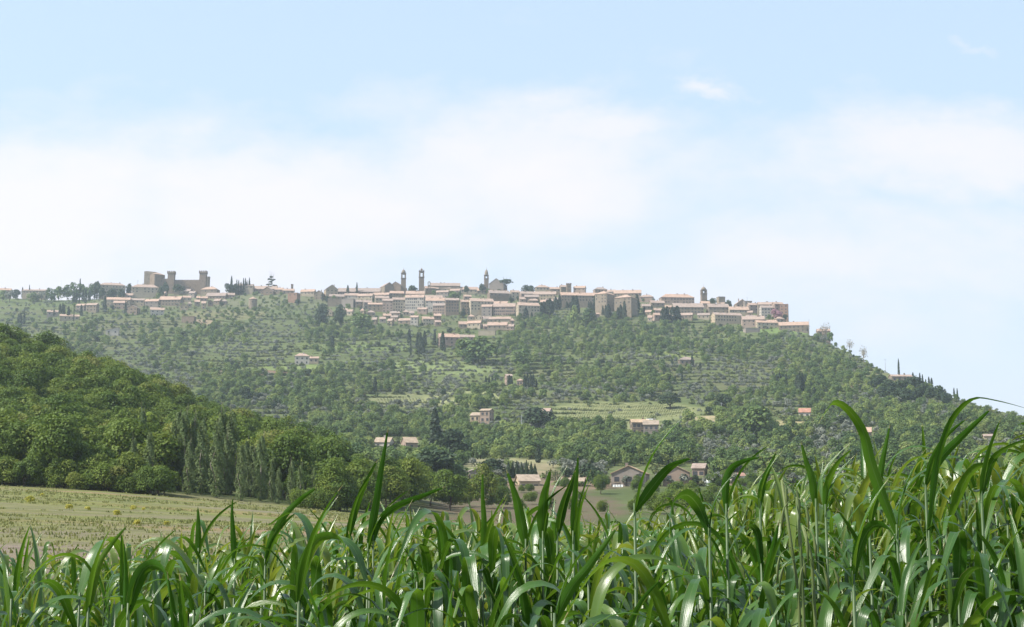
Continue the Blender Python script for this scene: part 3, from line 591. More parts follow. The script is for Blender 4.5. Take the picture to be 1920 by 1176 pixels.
# fortress: keep, hipped house, two battlemented towers, buttress tower, walls
X0, Y0, z0, s, hh = at(331, 540, 0); fort = empty('fortress', (X0, Y0+14, z0-2)); tag(fort, 'brown stone fortress with two battlemented towers on the left skyline', 'fortress')
def fx(px): return ray(px, 530)[0]*(Y0+14) - X0
def fz(r): return hh(r)+2
def merlons(mb, x0, x1, y0, y1, z, n, h=1.1):
    for i in range(n):
        u0 = x0+(x1-x0)*(i+.0)/n; u1 = x0+(x1-x0)*(i+.58)/n; mb.box(u0,u1,y0-.02,y0+.6,z,z+h); mb.box(u0,u1,y1-.6,y1+.02,z,z+h)
    q = max(2, int(n*(y1-y0)/(x1-x0)))
    for i in range(q):
        u0 = y0+(y1-y0)*(i+.2)/q; u1 = y0+(y1-y0)*(i+.75)/q; mb.box(x0-.03,x0+.6,u0,u1,z,z+h); mb.box(x1-.6,x1+.03,u0,u1,z,z+h)
mb = MB(); mb.prism([(fx(269),0),(fx(291.5),0),(fx(291.5),fz(506)),(fx(274),fz(504.2)),(fx(269),fz(504.8))],'y',2,16); mb.build('keep', W['stone'], fort)
kb = MB(); cxk = fx(292); kb.add([(cxk+dx, dy, z) for z in (0, fz(511.5)) for dx, dy in ((0,-6),(9.6,4),(0,14),(-9.4,4))], [(3,2,1,0),(4,5,6,7),(0,1,5,4),(1,2,6,5),(2,3,7,6),(3,0,4,7)]); hk = kb.build('corner_keep', W['brown'], fort)
kr = MB(); kr.add([(cxk+dx*1.04, 4+(dy-4)*1.04, fz(511.5)+.03) for dx, dy in ((0,-6),(9.6,4),(0,14),(-9.4,4))]+[(cxk, 4, fz(508.2)+1.4)], [(0,1,4),(1,2,4),(2,3,4),(3,0,4),(3,2,1,0)]); kr.build('roof', ROOF, hk)
def bat_tower(px0, px1, top, name='tower', y0=-2, dep=8, m='brown'):
    a_, b_ = fx(px0), fx(px1); g_ = .55; tb = MB(); tb.box(a_+g_, b_-g_, y0+g_, y0+dep-g_, 0, fz(top+6)); tw = tb.build(name, W[m], fort)
    bt = MB(); zz = fz(top+6); bt.add([(x,y,z) for z, k in ((zz,g_),(zz+.8,0)) for x, y in ((a_+k,y0+k),(b_-k,y0+k),(b_-k,y0+dep-k),(a_+k,y0+dep-k))], [(3,2,1,0),(4,5,6,7),(0,1,5,4),(1,2,6,5),(2,3,7,6),(3,0,4,7)])
    bt.box(a_, b_, y0, y0+dep, zz+.82, fz(top+2.3)); merlons(bt, a_, b_, y0, y0+dep, fz(top+2.3), 4, (fz(top)-fz(top+2.3))); bt.build('battlement', W[m], tw)
bat_tower(313.6, 327.4, 504.8); bat_tower(373.2, 387.2, 504.2)
mb = MB(); r_ = (fx(393.5)-fx(385))/2; mb.lathe([(r_*.98,0),(r_*.9,fz(520)),(r_,fz(518)),(r_,fz(515.2))], 14, fx(389.3), 1.5); mb.build('buttress_tower', W['stone'], fort)
mb = MB(); mb.box(fx(326), fx(375), 2.5, 5, 0, fz(521.8)); merlons(mb, fx(326.5), fx(374), 2.5, 5, fz(521.8), 17, .9); mb.build('curtain_wall', W['brown'], fort)
mb = MB(); mb.box(fx(299), fx(315), 1.5, 4, 0, fz(520)); merlons(mb, fx(300), fx(314), 1.5, 4, fz(520), 6, .9); mb.build('curtain_wall', W['brown'], fort)
for px, r in ((283,522),(277,519),(299,517),(304,524),(320,516),(380.5,512),(380.5,524)):
    link('loophole', WIN, fort, (fx(px), {283:-.2,277:1.95,299:-.1}.get(px, -2.0), fz(r)), (0,0,R(-45 if px == 283 else 45 if px in (299,304) else 0)), (.55,1,.8))
KEEP.append((266, 396, 503, 532))

def bell_tower(px, foot, body_top, dome_base, dome_top, spire, wpx, label, wall='brown', octo=False, dome=True, name='bell_tower'):
    X, Y, z0, s, h = at(px, foot, 0); w_ = wpx*s/2; root = empty(name, (X, Y+w_, z0-1), R(6)); tag(root, label, 'bell tower'); h1 = lambda r: h(r)+1
    zt = h1(body_top); zd = h1(dome_base); sh = MB()
    sh.box(-w_,w_,-w_,w_,0,zt+(h1(dome_base)-zt)*.38); zt = zt+(h1(dome_base)-zt)*.38; sh.box(-w_*1.12,w_*1.12,-w_*1.12,w_*1.12,zt,zt+.45); sh.build('shaft', W[wall], root)
    be = MB(); z1, z2 = zt+.46, zd; q = w_*.55; zm = z1+(z2-z1)*.74
    for sx in (-1,1):
        for sy in (-1,1): be.box(min(sx*w_,sx*(w_-q)), max(sx*w_,sx*(w_-q)), min(sy*w_,sy*(w_-q)), max(sy*w_,sy*(w_-q)), z1, z2-.3)
    be.box(-w_+.04,w_-.04,-w_+.04,w_-.04,zm,z2-.3); be.box(-w_*1.1,w_*1.1,-w_*1.1,w_*1.1,z2-.3,z2); be.build('belfry', W[wall], root)
    if dome:
        dz = h1(dome_top)-z2; dm = MB(); dm.lathe([(w_*.88,z2+.01),(w_*.9,z2+dz*.25),(w_*.82,z2+dz*.45),(w_*.6,z2+dz*.72),(w_*.28,z2+dz*.93),(w_*.1,z2+dz)], 8, ph=.39); dm.build('dome', W['stone'], root)
    else:
        dm = MB(); dz = h1(dome_top)-z2
        for sx in (-1,1):
            for sy in (-1,1): dm.box(sx*w_*.8-.35, sx*w_*.8+.35, sy*w_*.8-.35, sy*w_*.8+.35, z2+.01, z2+.9)
        dm.lathe([(w_*.42,z2+.01),(w_*.42,z2+dz*.55),(w_*.5,z2+dz*.6),(w_*.1,z2+dz)], 8); dm.build('lantern', W[wall], root)
    sp = MB(); zt2 = h1(dome_top); sp.tube([(0,0,zt2-.3),(0,0,h1(spire))],[.22,.1],6); sp.lathe([(.05,h1(spire)-.9),(.32,h1(spire)-.6),(.05,h1(spire)-.3)],8); sp.build('finial', METAL, root)
    KEEP.append((px-wpx/2-1, px+wpx/2+1, spire, foot-6)); return root
bell_tower(756, 552, 528, 511.5, 504.6, 500, 9., 'stone bell tower with small rounded dome, left of the square tower')
bell_tower(789.8, 553, 527, 507.5, 502.5, 499, 9.6, 'tall square town hall tower with little lantern on top, in the middle of the skyline', dome=False, name='clock_tower')
bell_tower(911.8, 549, 527, 515.5, 504.5, 499.5, 8., 'slim bell tower with onion dome beside the dark church on the skyline')
t_ = bell_tower(1320.6, 574, 555, 543, 537, 532, 10.4, 'stocky bell tower with small dome at the right end of the town')
# small square towers on the skyline
def small_tower(px0, px1, top, foot, label, wall='brown', batt=False):
    px = (px0+px1)/2; X, Y, z0, s, h = at(px, foot, 0); w_ = (px1-px0)*s/2; root = empty('tower', (X, Y+w_, z0-1), R(5)); tag(root, label, 'tower'); mb = MB(); zt = h(top)+1
    mb.box(-w_*.9,w_*.9,-w_*.9,w_*.9,0,zt-1.3); mb.build('wall', W[wall], root); tb = MB(); tb.box(-w_,w_,-w_,w_,zt-1.29,zt-.5); merlons(tb, -w_, w_, -w_, w_, zt-.5, 3, .6) if batt else tb.box(-w_*.8,w_*.8,-w_*.8,w_*.8,zt-.5,zt)
    tb.build('battlement', W[wall], root); link('window', WIN, root, (0,-w_*.9-.02,zt-4)); link('window', WIN, root, (0,-w_*.9-.02,zt-8)); KEEP.append((px0-1,px1+1,top,foot-4))
small_tower(1062, 1071.5, 531, 556, 'dark square stone tower rising between houses right of centre on the skyline', batt=True)
small_tower(545, 549.5, 532.6, 546, 'tiny square chimney tower on the left skyline')
# belfry arch
X, Y, z0, s, h = at(804.5, 546, 0); root = empty('bell_gable', (X, Y, z0)); tag(root, 'small open bell arch standing on the roofs right of the square tower', 'bell arch'); zt = h(528); mb = MB()
mb.box(-1.6,-.9,-.5,.5,0,zt-1); mb.box(.9,1.6,-.5,.5,0,zt-1); mb.box(-1.6,1.6,-.48,.48,zt-6.4,zt-4); mb.prism([(-1.6,zt-1),(-1.6,zt-.7),(-.8,zt),(.8,zt),(1.6,zt-.7),(1.6,zt-1),(.9,zt-1),(0,zt-.7),(-.9,zt-1)],'y',-.5,.5); mb.build('arch', W['stone'], root)
mb = MB(); mb.lathe([(.5,zt-2.6),(.36,zt-2.2),(.3,zt-1.6),(.06,zt-1.3)],8); mb.build('bell', METAL, root)
# churches
def church(x0, x1, eave, apex, foot, label, wall='brown', yaw=-14, depth=22, roof=None):
    house(x0, x1, eave, apex, foot, 'e', wall, label, 'church', yaw, depth, (0,0), roof, 'church', False)
church(733, 762, 535.5, 526, 553, 'brown stone church with bare gable front beside the domed bell tower', yaw=-12, depth=26)
church(711, 740, 536, 530, 553, 'low pink roofed aisle building left of the brown church gable', wall='stone', yaw=24, depth=18)
church(917, 951, 532, 521.5, 548, 'dark grey church with wide gable behind the slim domed tower', wall='grey', yaw=-10, depth=24, roof=ROOFGREY)
X, Y, z0, s, h = at(815, 540, 0)
# roof pavilion behind the brick palace
X, Y, z0, s, h = at(1263, 560, 0); root = empty('belvedere', (X, Y+26, z0)); tag(root, 'small dark domed belvedere peeping over the red brick palace roof', 'belvedere'); mb = MB(); zt = h(550)+1; mb.box(-2.6,2.6,-2.6,2.6,0,zt); mb.build('wall', W['brown'], root)
mb = MB(); mb.lathe([(3.1,zt+.01),(2.4,zt+1),(1.2,zt+1.9),(.2,zt+2.3)],12); mb.build('dome', ROOFGREY, root)
# round dovecote tower
X, Y, z0, s, h = at(472.3, 580, 0); root = empty('round_tower', (X, Y+5, z0-1)); tag(root, 'round stone tower with flat conical tiled roof alone on the bare left slope', 'round tower'); r_ = 7.9*s; zt = h(560.5)+1
mb = MB(); mb.lathe([(r_*1.02,0),(r_*.98,zt)],24); mb.build('wall', W['stone'], root); mb = MB(); mb.lathe([(r_*1.07,zt+.02),(r_*1.07,zt+.3),(.15,zt+3.1)],24); mb.build('roof', ROOF, root); link('window', WIN, root, (0,-r_-.02,zt-3)); KEEP.append((463,481,556,582))

# small man-made things of the slope
def car(px, py, rz_, label, scale=1., paint=WHITE):
    X, Y, Z = hit(px, py); root = empty('parked_car', (X, Y, Z+.02), R(rz_), (scale,)*3); tag(root, label, 'car')
    mb = MB(); mb.prism([(-2.1,.35),(2.1,.35),(2.12,.75),(1.1,.95),(-1.95,.98),(-2.12,.7)],'y',-.85,.85); mb.build('body', paint, root)
    mb = MB(); mb.prism([(-1.8,.97),(.95,.94),(.35,1.42),(-1.35,1.45)],'y',-.74,.74); mb.build('windows', GLASS, root); mb = MB(); mb.prism([(-1.33,1.455),(.33,1.425),(.28,1.5),(-1.28,1.52)],'y',-.7,.7); mb.build('roof', paint, root)
    for sx in (-1.3,1.3):
        for sy in (-.86,.86):
            wl = MB(); wl.lathe([(.33,-.1),(.33,.1)],12); link('wheel', wl.mesh('wheel', TYRE), root, (sx,sy,.33), (math.pi/2,0,0))
    return root
car(864, 857, 6, 'white car parked on the track right of the great cypress'); car(853, 790, 10, 'white car parked left of the two storey farmhouse in mid slope'); car(772, 795, -8, 'white car on the lane above the shed with orange roof')
car(1244, 808, 5, 'white car under the awning right of the old stone farmstead'); car(808, 789, 4, 'pale blue car on the lane just left of the great cypress', paint=METAL)
def awning(x0, x1, top, foot, label, cloth):
    px = (x0+x1)/2; X, Y, z0, s, h = at(px, foot, 0); w_ = (x1-x0)*s/2; root = empty('awning', (X, Y+2, z0)); tag(root, label, 'awning'); zt = h(top)
    mb = MB(); mb.prism([(-2.5,zt-.5),(2.5,zt),(2.5,zt+.14),(-2.5,zt-.36)],'x',-w_,w_); mb.build('canopy', cloth, root)
    for sx in (-1,1):
        for sy in (-1,1):
            p = MB(); p.box(sx*(w_-.2)-.08,sx*(w_-.2)+.08,sy*2.3-.08,sy*2.3+.08,0,zt-(.55 if sy < 0 else .06)); p.build('post', WOODM, root)
awning(1239, 1262, 803.5, 815, 'long awning with orange roof right of the old stone farmstead', ROOFTAN); awning(1264, 1277, 804, 813, 'short awning with pinkish roof at the right end of the farmstead', ROOF)
awning(619, 638, 665.5, 672, 'low white roofed shelter under the lone dark cypress of the left slope', WHITE); awning(1213, 1229, 667+118, 792, 'white sunshade on the terrace of the old stone farmstead', WHITE)
awning(670, 684, 738, 744, 'bright red canopy at the upper edge of the small vineyard left of centre', REDP)
def pole(px, top, foot, label, cross=True):
    X, Y, z0, s, h = at(px, foot, 0); root = empty('utility_pole', (X, Y, z0)); tag(root, label, 'utility pole'); zt = h(top); mb = MB(); mb.tube([(0,0,0),(0,0,zt)],[.19,.12],7); mb.build('pole', METAL if not cross else WHITE, root)
    mb = MB(); mb.box(-.9,.9,-.08,.08,zt-.7,zt-.55); mb.build('crossarm', METAL, root)
pole(1107, 812, 826, 'pale concrete pole in the trees left of the old stone farmstead'); pole(606, 799, 812, 'pale pole at the edge of the wooded hill'); pole(1697, 770, 790, 'pale pole on the far right slope'); pole(1353, 755, 777, 'thin pole at the edge of the tan field', False); pole(978, 778, 800, 'thin pole right of the two storey farmhouse', False)
pole(1660, 673, 690, 'thin mast on the right ridge, left of the lone cypress', False); pole(1401, 557, 566, 'thin aerial on the highest roofs of the right skyline', False); pole(115, 526, 545, 'taller thin mast on the left skyline'); pole(258, 525, 540, 'thin mast left of the fortress', False); pole(1517, 599, 612, 'thin lamp post above the last roofs of the right ridge', False)
# white water tank beside the long barn
X, Y, z0, s, h = at(1328, 935, 0); root = empty('water_tank', (X, Y, z0)); tag(root, 'white cylindrical water tank on a narrow neck beside the very long low building', 'tank'); zt = h(899); mb = MB(); mb.lathe([(1.1,0),(1.1,zt-2),(1.25,zt-1.9),(1.2,zt-1.)],14); mb.build('body', WHITE, root); mb = MB(); mb.lathe([(1.55,zt-.98),(1.5,zt-.5),(.5,zt)],14); mb.build('lid', WHITE, root)
for i, (px, w_) in enumerate(((1153,.7),(1158.5,.5),(1163,.8))):
    X, Y, Z = hit(1157, 921); a, e = ray(px, 911.5); mb = MB(); n = 6
    mb.add([(-w_+2*w_*k/n, .06*math.sin(k*1.9), 0) for k in range(n+1)]+[(-w_+2*w_*k/n, .14*math.sin(k*1.9+.5), -.75-.1*math.sin(k)) for k in range(n+1)]+[(-w_+2*w_*k/n, .06*math.sin(k*1.9)+.05, 0) for k in range(n+1)]+[(-w_+2*w_*k/n, .14*math.sin(k*1.9+.5)+.05, -.75-.1*math.sin(k)) for k in range(n+1)],
           [(k,k+1,k+n+2,k+n+1) for k in range(n)]+[(k+2*n+3,k+2*n+2,k+3*n+3,k+3*n+4) for k in range(n)])
    o = mb.build('hanging_sheet', WHITE, loc=(a*(Y-3), Y-3, e*(Y-3)+.4)); tag(o, ('leftmost','middle','rightmost')[i]+' white sheet drying on the line before the big valley farmhouse', 'sheet', 'sheets on the line')

# ------------------------------------------------------------------ named trees of the slope and the town
def tree_at(kind, px, top, foot, label, cat, group=None, wpx=None, nat=None, ymin=425, i=None, rot=None, name=None):
    """a tree whose foot stands on the ground at pixel row foot and whose top reaches row top"""
    X, Y, Z = hit(px, foot, ymin); s = scale_at(Y, Z); V = K[kind].raw[0][0]; hn = V[:,2].max(); wn = V[:,0].max()-V[:,0].min()
    h = ray(px, top)[1]*Y - Z + .4; sz = h/hn; sx = sz if wpx is None else wpx*s/wn
    return K[kind].put((X, Y, Z-.4), (sx, sx, sz), label, cat, group, i=i, rot=rot, name=name)
CY_GROUPS = [
('dark cypress in the loose line on the far left slope, above the low cream outbuilding', 'cypresses of the far left slope', [(138,549,568),(143,547,569),(155,545,566),(160,545,569),(167,544,566),(177,545,561),(196,556,586),(112,570,589),(117,569,589),(120,572,590),(128,575,599),(101,580,594),(138,570,604,1.6),(148,560,580),(152,572,592)]),
('dark cypress in the distant clump just above the wooded hill at the left edge', 'cypresses at the left edge', [(34,590,611),(38,588,611),(45,587,608)]),
('thin cypress in the row standing behind the long cream skyline house', 'thin cypresses on the left skyline', [(444,525,535),(447.5,526,535),(456.5,522,535),(460,522,535),(463,527,535),(467.5,521.5,535),(452,529,535)]),
('dark cypress in the block beside the big cream villa below the convent', 'cypresses beside the cream villa', [(1005,575,592),(1010,570,591),(1015,568,591),(1020,566,590),(1026,562,590),(1031,560,590),(1036,566,589),(986,578,601,8),(997,586,597)]),
('dark cypress standing against the long left wing of the convent', 'cypresses before the convent wing', [(1042,557,581),(1049.5,553,580),(1063,566,578),(1068,568,578),(1075,555,588),(1081,555,590),(1084,569,590)]),
('dark cypress at the foot of the high convent blocks', 'cypresses before the convent blocks', [(1104,566,580),(1108,566,582),(1112,570,583),(1116,554,582),(1120,572,584),(1131,571,592),(1136,573,594),(1141,571,597)]),
('dark cypress in front of the right convent block', 'cypresses before the right convent block', [(1164,572,598),(1171,565,600,6),(1159,577,598)]),
('dark cypress of the pair and its neighbours left of the slanted pale roof', 'cypresses below the brick palace', [(1245,576,604,9),(1251,575,603),(1262,576,604,9),(1270,574,605,11),(1208,575,587),(1222,573,586)]),
('slim dark cypress in the scattered group on the green slope left of the long farmhouse', 'cypresses left of the long farmhouse', [(743,620,631),(752,619,634),(767,618,645),(770,643,668,3),(783,624,661),(788,624,663),(792,634,666),(796,621,650),(794,650,668,3)]),
('dark cypress standing before the long farmhouse with bright roof', 'cypresses before the long farmhouse', [(815,620,648),(830,622,658),(834,645,660),(821,634,650)]),
('dark cypress in the left clump beside the narrow pink house in mid slope', 'cypresses left of the narrow pink house', [(911,706,726),(917,707,726),(923,706,726),(929,709,726),(955,704,729),(959,706,729)]),
('dark cypress in the clump right of the low pink house in mid slope', 'cypresses right of the low pink house', [(984,703,729),(989,701,729),(995,702,729),(1000,703,729),(1006,712,728)]),
('small dark cypress near the lonely square house on the right slope', 'cypresses near the square house', [(1260,672,690),(1298,667,689),(1313,680,697),(1328,682,692)]),
('dark pointed cypress in the short row below the lonely square house', 'cypresses below the square house', [(1245,697,716),(1257,702,720),(1266,704,718),(1279,698,716)]),
('dark cypress in the left bunch of the right slope', 'cypresses of the right slope, left bunch', [(1452,700,722),(1457,702,723),(1462,699,723),(1468,703,722),(1474,701,720)]),
('dark cypress in the taller right bunch of the right slope', 'cypresses of the right slope, right bunch', [(1496,703,737),(1500,701,740),(1505,700,738),(1510,703,734)]),
('dark cypress spike on the right ridge line beyond the hidden long house', 'cypress spikes on the right ridge', [(1725,700,716),(1730,703,718),(1742,707,724),(1747,709,725),(1789,728,741),(1795,729,742),(1712,699,714),(1736,712,724)]),
]
for lab, grp, pts in CY_GROUPS:
    for p in pts: tree_at('cypress', p[0], p[1]-1, p[2], lab, 'cypress', grp, wpx=(1.3 if 'convent' in lab or 'villa' in lab or 'pair' in lab else 1.)*(p[3]*1.2 if len(p) > 3 else max(4., (p[2]-p[1])*random.uniform(.25,.33))))
for (px, top, foot, w_, lab) in [(434,517,535,5,'pointed cypress over rounded trees at the left end of the thin cypress row'),(652,534.5,552,6,'left one of two cypresses before the long convent roof, the broader and lower'),(669,529.5,549,5,'right one of two cypresses before the long convent roof, the taller and slimmer'),
    (623,630,662,9,'lone dark cypress in the green terraces of the left slope'),(1195,552,588,11,'broad dark cypress at the right corner of the convent'),(1234,664,683,3.6,'lone slim cypress left of the square house on the right slope'),(1685,672,692,4,'lone slim cypress on the right ridge line'),
    (815,766,856,26,'great dark column cypress towering over the lower slope left of centre'),(1009,833,868,11,'dark pointed cypress in the green belt above the dark firs'),(703,707,736,11,'dark broad cypress beside the small red canopy'),(1527,725,750,10,'dark cypress low right of the taller bunch on the right slope'),
    (1542,616,634,4,'small cypress before the last stone house on the right ridge'),(42,538,552,4,'small cypress left of the long low pale building on the far left skyline'),(55,534,546,3,'tiny cypress behind the long low pale building on the far left skyline'),(235,563,592,5,'dark cypress right of the brown gabled barn'),
    (150,522,538,5,'dark spiky cypress on the wooded left skyline')]:
    tree_at('cypress', px, top, foot, lab, 'cypress', wpx=w_)
# individual trees one can name
tree_at('cedar', 509, 517, 541, 'lone spreading cedar on the left skyline above the pink roofs', 'cedar', wpx=23, rot=0)
tree_at('pine', 949, 523.5, 548, 'umbrella pine leaning out right of the dark church gable', 'pine', wpx=25)
for (kd, px, top, foot, w_, lab, cat) in [
 ('pink',1454,579,600,24,'pink blossoming tree before the pale house front at the right end of the town','blossoming tree'),
 ('lime',277,768,842,52,'bright lime green tree glowing in the middle of the wooded hill','tree'),
 ('broad',1415,763,818,66,'big round broadleaf tree between the tan fields right of centre','tree'),('broad',1372,780,808,22,'small round tree left of the big round one between the tan fields','tree'),
 ('broad',868,632,674,40,'left round tree of the bright group under the long farmhouse','tree'),('broad',904,628,682,54,'largest round tree of the bright group under the long farmhouse','tree'),('broad',889,652,684,38,'front round tree of the bright group under the long farmhouse','tree'),
 ('broad',980,655,690,36,'bright green tree right of the round group in mid slope','tree'),('dark',1010,762,806,58,'large dark round tree right of the two storey farmhouse','tree'),('broad',1290,765,800,24,'light green tree between vineyard and stone farmstead','tree'),
 ('dark',925,858,893,48,'round dark tree beside the grey barn with shed roof','tree'),('dark',848,800,868,58,'broad dark tree right behind the great cypress','tree'),('dark',812,838,905,88,'dark round tree in front of the great cypress','tree'),
 ('dark',1257,733,766,38,'dark round oak above the right end of the vineyard','tree'),('dark',1062,876,896,26,'dark little tree right of the small vineyard','tree'),('dark',1106,868,902,44,'large dark tree left of the big valley farmhouse','tree'),
 ('dark',1355,735,772,34,'dark round tree above the left tan field','tree'),('dark',605,568,612,26,'left one of the dark trees standing below the blunt bastions','tree'),('dark',638,572,612,24,'middle one of the dark trees standing below the blunt bastions','tree'),
 ('broad',678,586,622,40,'round green tree right of the dark ones below the bastions','tree'),('dark',460,722,757,26,'dark spreading tree on the slope just above the wooded hill','tree'),('dark',312,528,556,14,'tree at the foot of the left fortress tower','tree'),('dark',335,533,552,24,'dark tree against the middle of the fortress wall','tree'),
 ('dark',300,535,560,14,'dark tree right of the square cream villa','tree'),('dark',241,531,556,12,'dark tree between the two cream villas','tree'),('dark',181,524,552,15,'dark round tree top over the left end of the half covered villa','tree'),('dark',209,540,562,20,'dark tree in front of the half covered villa, left','tree'),('dark',226,541,562,18,'dark tree in front of the half covered villa, right','tree'),
 ('dark',773,534,556,18,'dark tree between the domed tower and the square tower','tree'),('dark',876,535,552,12,'small dark tree on the skyline left of the slim tower','tree'),('dark',985,534,552,16,'left dark tree on the skyline right of the umbrella pine','tree'),('dark',997,534.5,552,14,'right dark tree on the skyline right of the umbrella pine','tree'),
 ('dark',905,531,551,14,'dark tree at the left foot of the slim bell tower','tree'),('dark',1366,562,582,14,'dark tree on the right skyline beside the ivy covered block','tree'),('dark',1337,558,577,16,'dark tree just right of the stocky domed tower','tree'),('dark',429,529,548,14,'left rounded tree at the end of the thin cypress row','tree'),('dark',438,530,549,14,'right rounded tree at the end of the thin cypress row','tree'),
 ('broad',1075,572,612,24,'bright tree below the left wing of the convent','tree'),('broad',1102,580,612,28,'bright round tree below the convent beside the tiny pink hut','tree'),('broad',850,548,564,26,'green tree between roofs in the middle of the town','tree'),('broad',1448,850,905,60,'rounded bush-like tree above the very long low building','tree'),
 ('bare',1548,603,636,24,'bare budding tree at the last house of the right ridge','tree'),('bare',1594,634,662,16,'pale budding tree on the right ridge below the last house','tree'),('bare',1620,646,680,18,'second pale budding tree down the right ridge','tree'),('bare',1512,604,622,12,'thin bare tree behind the roofs of the lower right ridge','tree'),
 ('bare',170,528,550,14,'sparse budding tree on the left skyline','tree'),('olive',857,868,895,36,'pale grey olive right of the dark round tree near the white car','tree'),('bare',845,880,905,30,'pale bushy tree left of the grey barn','tree')]:
    tree_at(kd, px, top, foot, lab, cat, wpx=w_, ymin=(200 if kd == 'lime' else 425))
for px, top in ((953,864),(961,869),(969,863),(978,867),(987,862),(996,865),(1003,869)):
    tree_at('fir', px, top, 897, 'dark fir in the dense clump behind the open farm shed', 'fir', 'firs behind the farm shed', wpx=15)
for px, top, w_ in ((1652,700,26),(1664,709,28),(1640,704,24),(1690,711,30),(1706,706,26),(1720,704,26),(1678,722,30),(1733,716,26),(1745,722,24),(1700,725,30),(1762,722,24),(1717,728,28),(1655,722,22),(1775,735,22)):
    tree_at('dark', px, top, top+30, 'dark evergreen massed around the hidden house on the right ridge', 'tree', 'dark evergreens of the right ridge', wpx=w_)
for px, top, foot, w_, kd in ((4,543,566,16,'broad'),(18,545,568,18,'olive'),(30,541,562,16,'dark'),(62,546,566,18,'broad'),(78,546,566,16,'olive'),(96,541,566,18,'broad'),(110,536,562,18,'broad'),(126,533,560,18,'broad'),(140,531,560,18,'broad'),(156,531,560,16,'broad'),(168,532,562,18,'broad'),(1533,622,640,14,'broad'),(1556,622,642,14,'broad'),(1545,628,646,14,'olive'),(192,538,562,14,'dark')):
    tree_at(kd, px, top, foot, {'broad':'leafy tree','olive':'greyish tree','dark':'dark tree'}[kd]+(' veiling the houses on the far left skyline' if px < 300 else ' at the foot of the last stone house on the right ridge'), 'tree', 'veiling trees '+kd+(' left' if px < 300 else ' right'), wpx=w_)
# ------------------------------------------------------------------ the scattered trees of the slope
DENSE = [(930,1290,592,668,1.),(600,900,790,905,.95),(840,1300,815,878,.95),(640,820,745,800,.7),(1300,1700,835,905,.55),(400,520,560,640,.4),(300,470,618,665,.85),(1250,1500,610,680,.7),(1450,1800,620,760,.8),(560,720,575,640,.7),(60,330,560,640,.6),(1440,1640,805,870,.75),(1090,1260,700,762,.7),(1500,1920,760,900,.75),(0,1700,905,960,.25),(380,640,700,770,.75)]
OPEN = [(1040,1310,756,800),(1310,1350,780,800),(1400,1540,789,806),(868,1050,862,880),(690,800,742,762),(985,1060,880,912),(860,1230,915,1010),(1140,1180,905,960),(870,1500,895,912)]
def density(px, row):
    for x0, x1, y0, y1 in OPEN:
        if x0 < px < x1 and y0 < row < y1: return .03
    d = .42
    for x0, x1, y0, y1, v in DENSE:
        if x0 < px < x1 and y0 < row < y1: d = max(d, v)
    if row < 597 and 600 < px < 1500: d *= .55
    elif row < 597 and 400 < px < 600: d = .9
    return d
def blocked(px, row, w_, h_):
    for x0, x1, y0, y1 in KEEP:
        if px+w_*.4 > x0 and px-w_*.4 < x1 and row > y0 and row-h_ < y1 - (y1-y0)*.42: return True
    return False
LANDM = [(80,565,'above the wooded hill at the far left'),(205,600,'below the terrace row left of the fortress'),(330,575,'under the fortress'),(470,600,'around the round tower'),(610,600,'below the blunt bastions'),(740,600,'beside the low row of houses beneath the town'),(900,600,'around the cottages below the centre of the town'),(1000,610,'below the big cream villa'),
 (1130,620,'below the great convent'),(1260,615,'below the red brick palace'),(1400,630,'under the long ochre building'),(1530,650,'on the right ridge below the last house'),(1650,720,'around the hidden house on the right ridge'),(1790,770,'at the far right behind the tall crop'),(300,660,'above the crest of the wooded hill'),(430,720,'behind the crest of the wooded hill'),
 (575,675,'around the pale farmhouse of the left terraces'),(640,640,'near the lone dark cypress of the left slope'),(780,660,'near the scattered cypresses left of the long farmhouse'),(700,735,'around the small red canopy'),(560,780,'behind the middle of the wooded hill'),(890,660,'by the bright round trees under the long farmhouse'),(970,715,'around the narrow pink house in mid slope'),(905,780,'around the two storey farmhouse'),
 (1040,760,'left of the vineyard'),(1150,720,'above the vineyard'),(1290,680,'around the lonely square house'),(1270,710,'by the short row of pointed cypresses'),(1460,715,'by the bunches of cypresses on the right slope'),(1350,770,'around the left tan field'),(1500,770,'around the small house with bright red roof'),(1480,820,'below the right tan field'),(1210,800,'around the old stone farmstead'),
 (1300,850,'below the old stone farmstead'),(1100,830,'around the pale concrete pole'),(950,835,'above the dark firs'),(740,820,'around the shed with slanted orange roof'),(815,840,'around the great cypress'),(640,860,'at the right end of the wooded hill'),(860,900,'around the grey barn'),(1040,900,'around the open farm shed'),(1180,890,'around the big valley farmhouse'),(1420,890,'around the very long low building'),(1630,820,'around the house with long pink roof low on the right'),(1700,860,'far right, just above the tall crop')]
def landmark(px, row): return min(LANDM, key=lambda q: (q[0]-px)**2 + 2.2*(q[1]-row)**2)[2]
items = {'broad': [], 'olive': [], 'shrub': [], 'dark': []}
def ridge_row(px): return float(np.interp(px, [p[0] for p in RIDGE], [p[1] for p in RIDGE]))
tries = 0; r2 = random.Random(11)
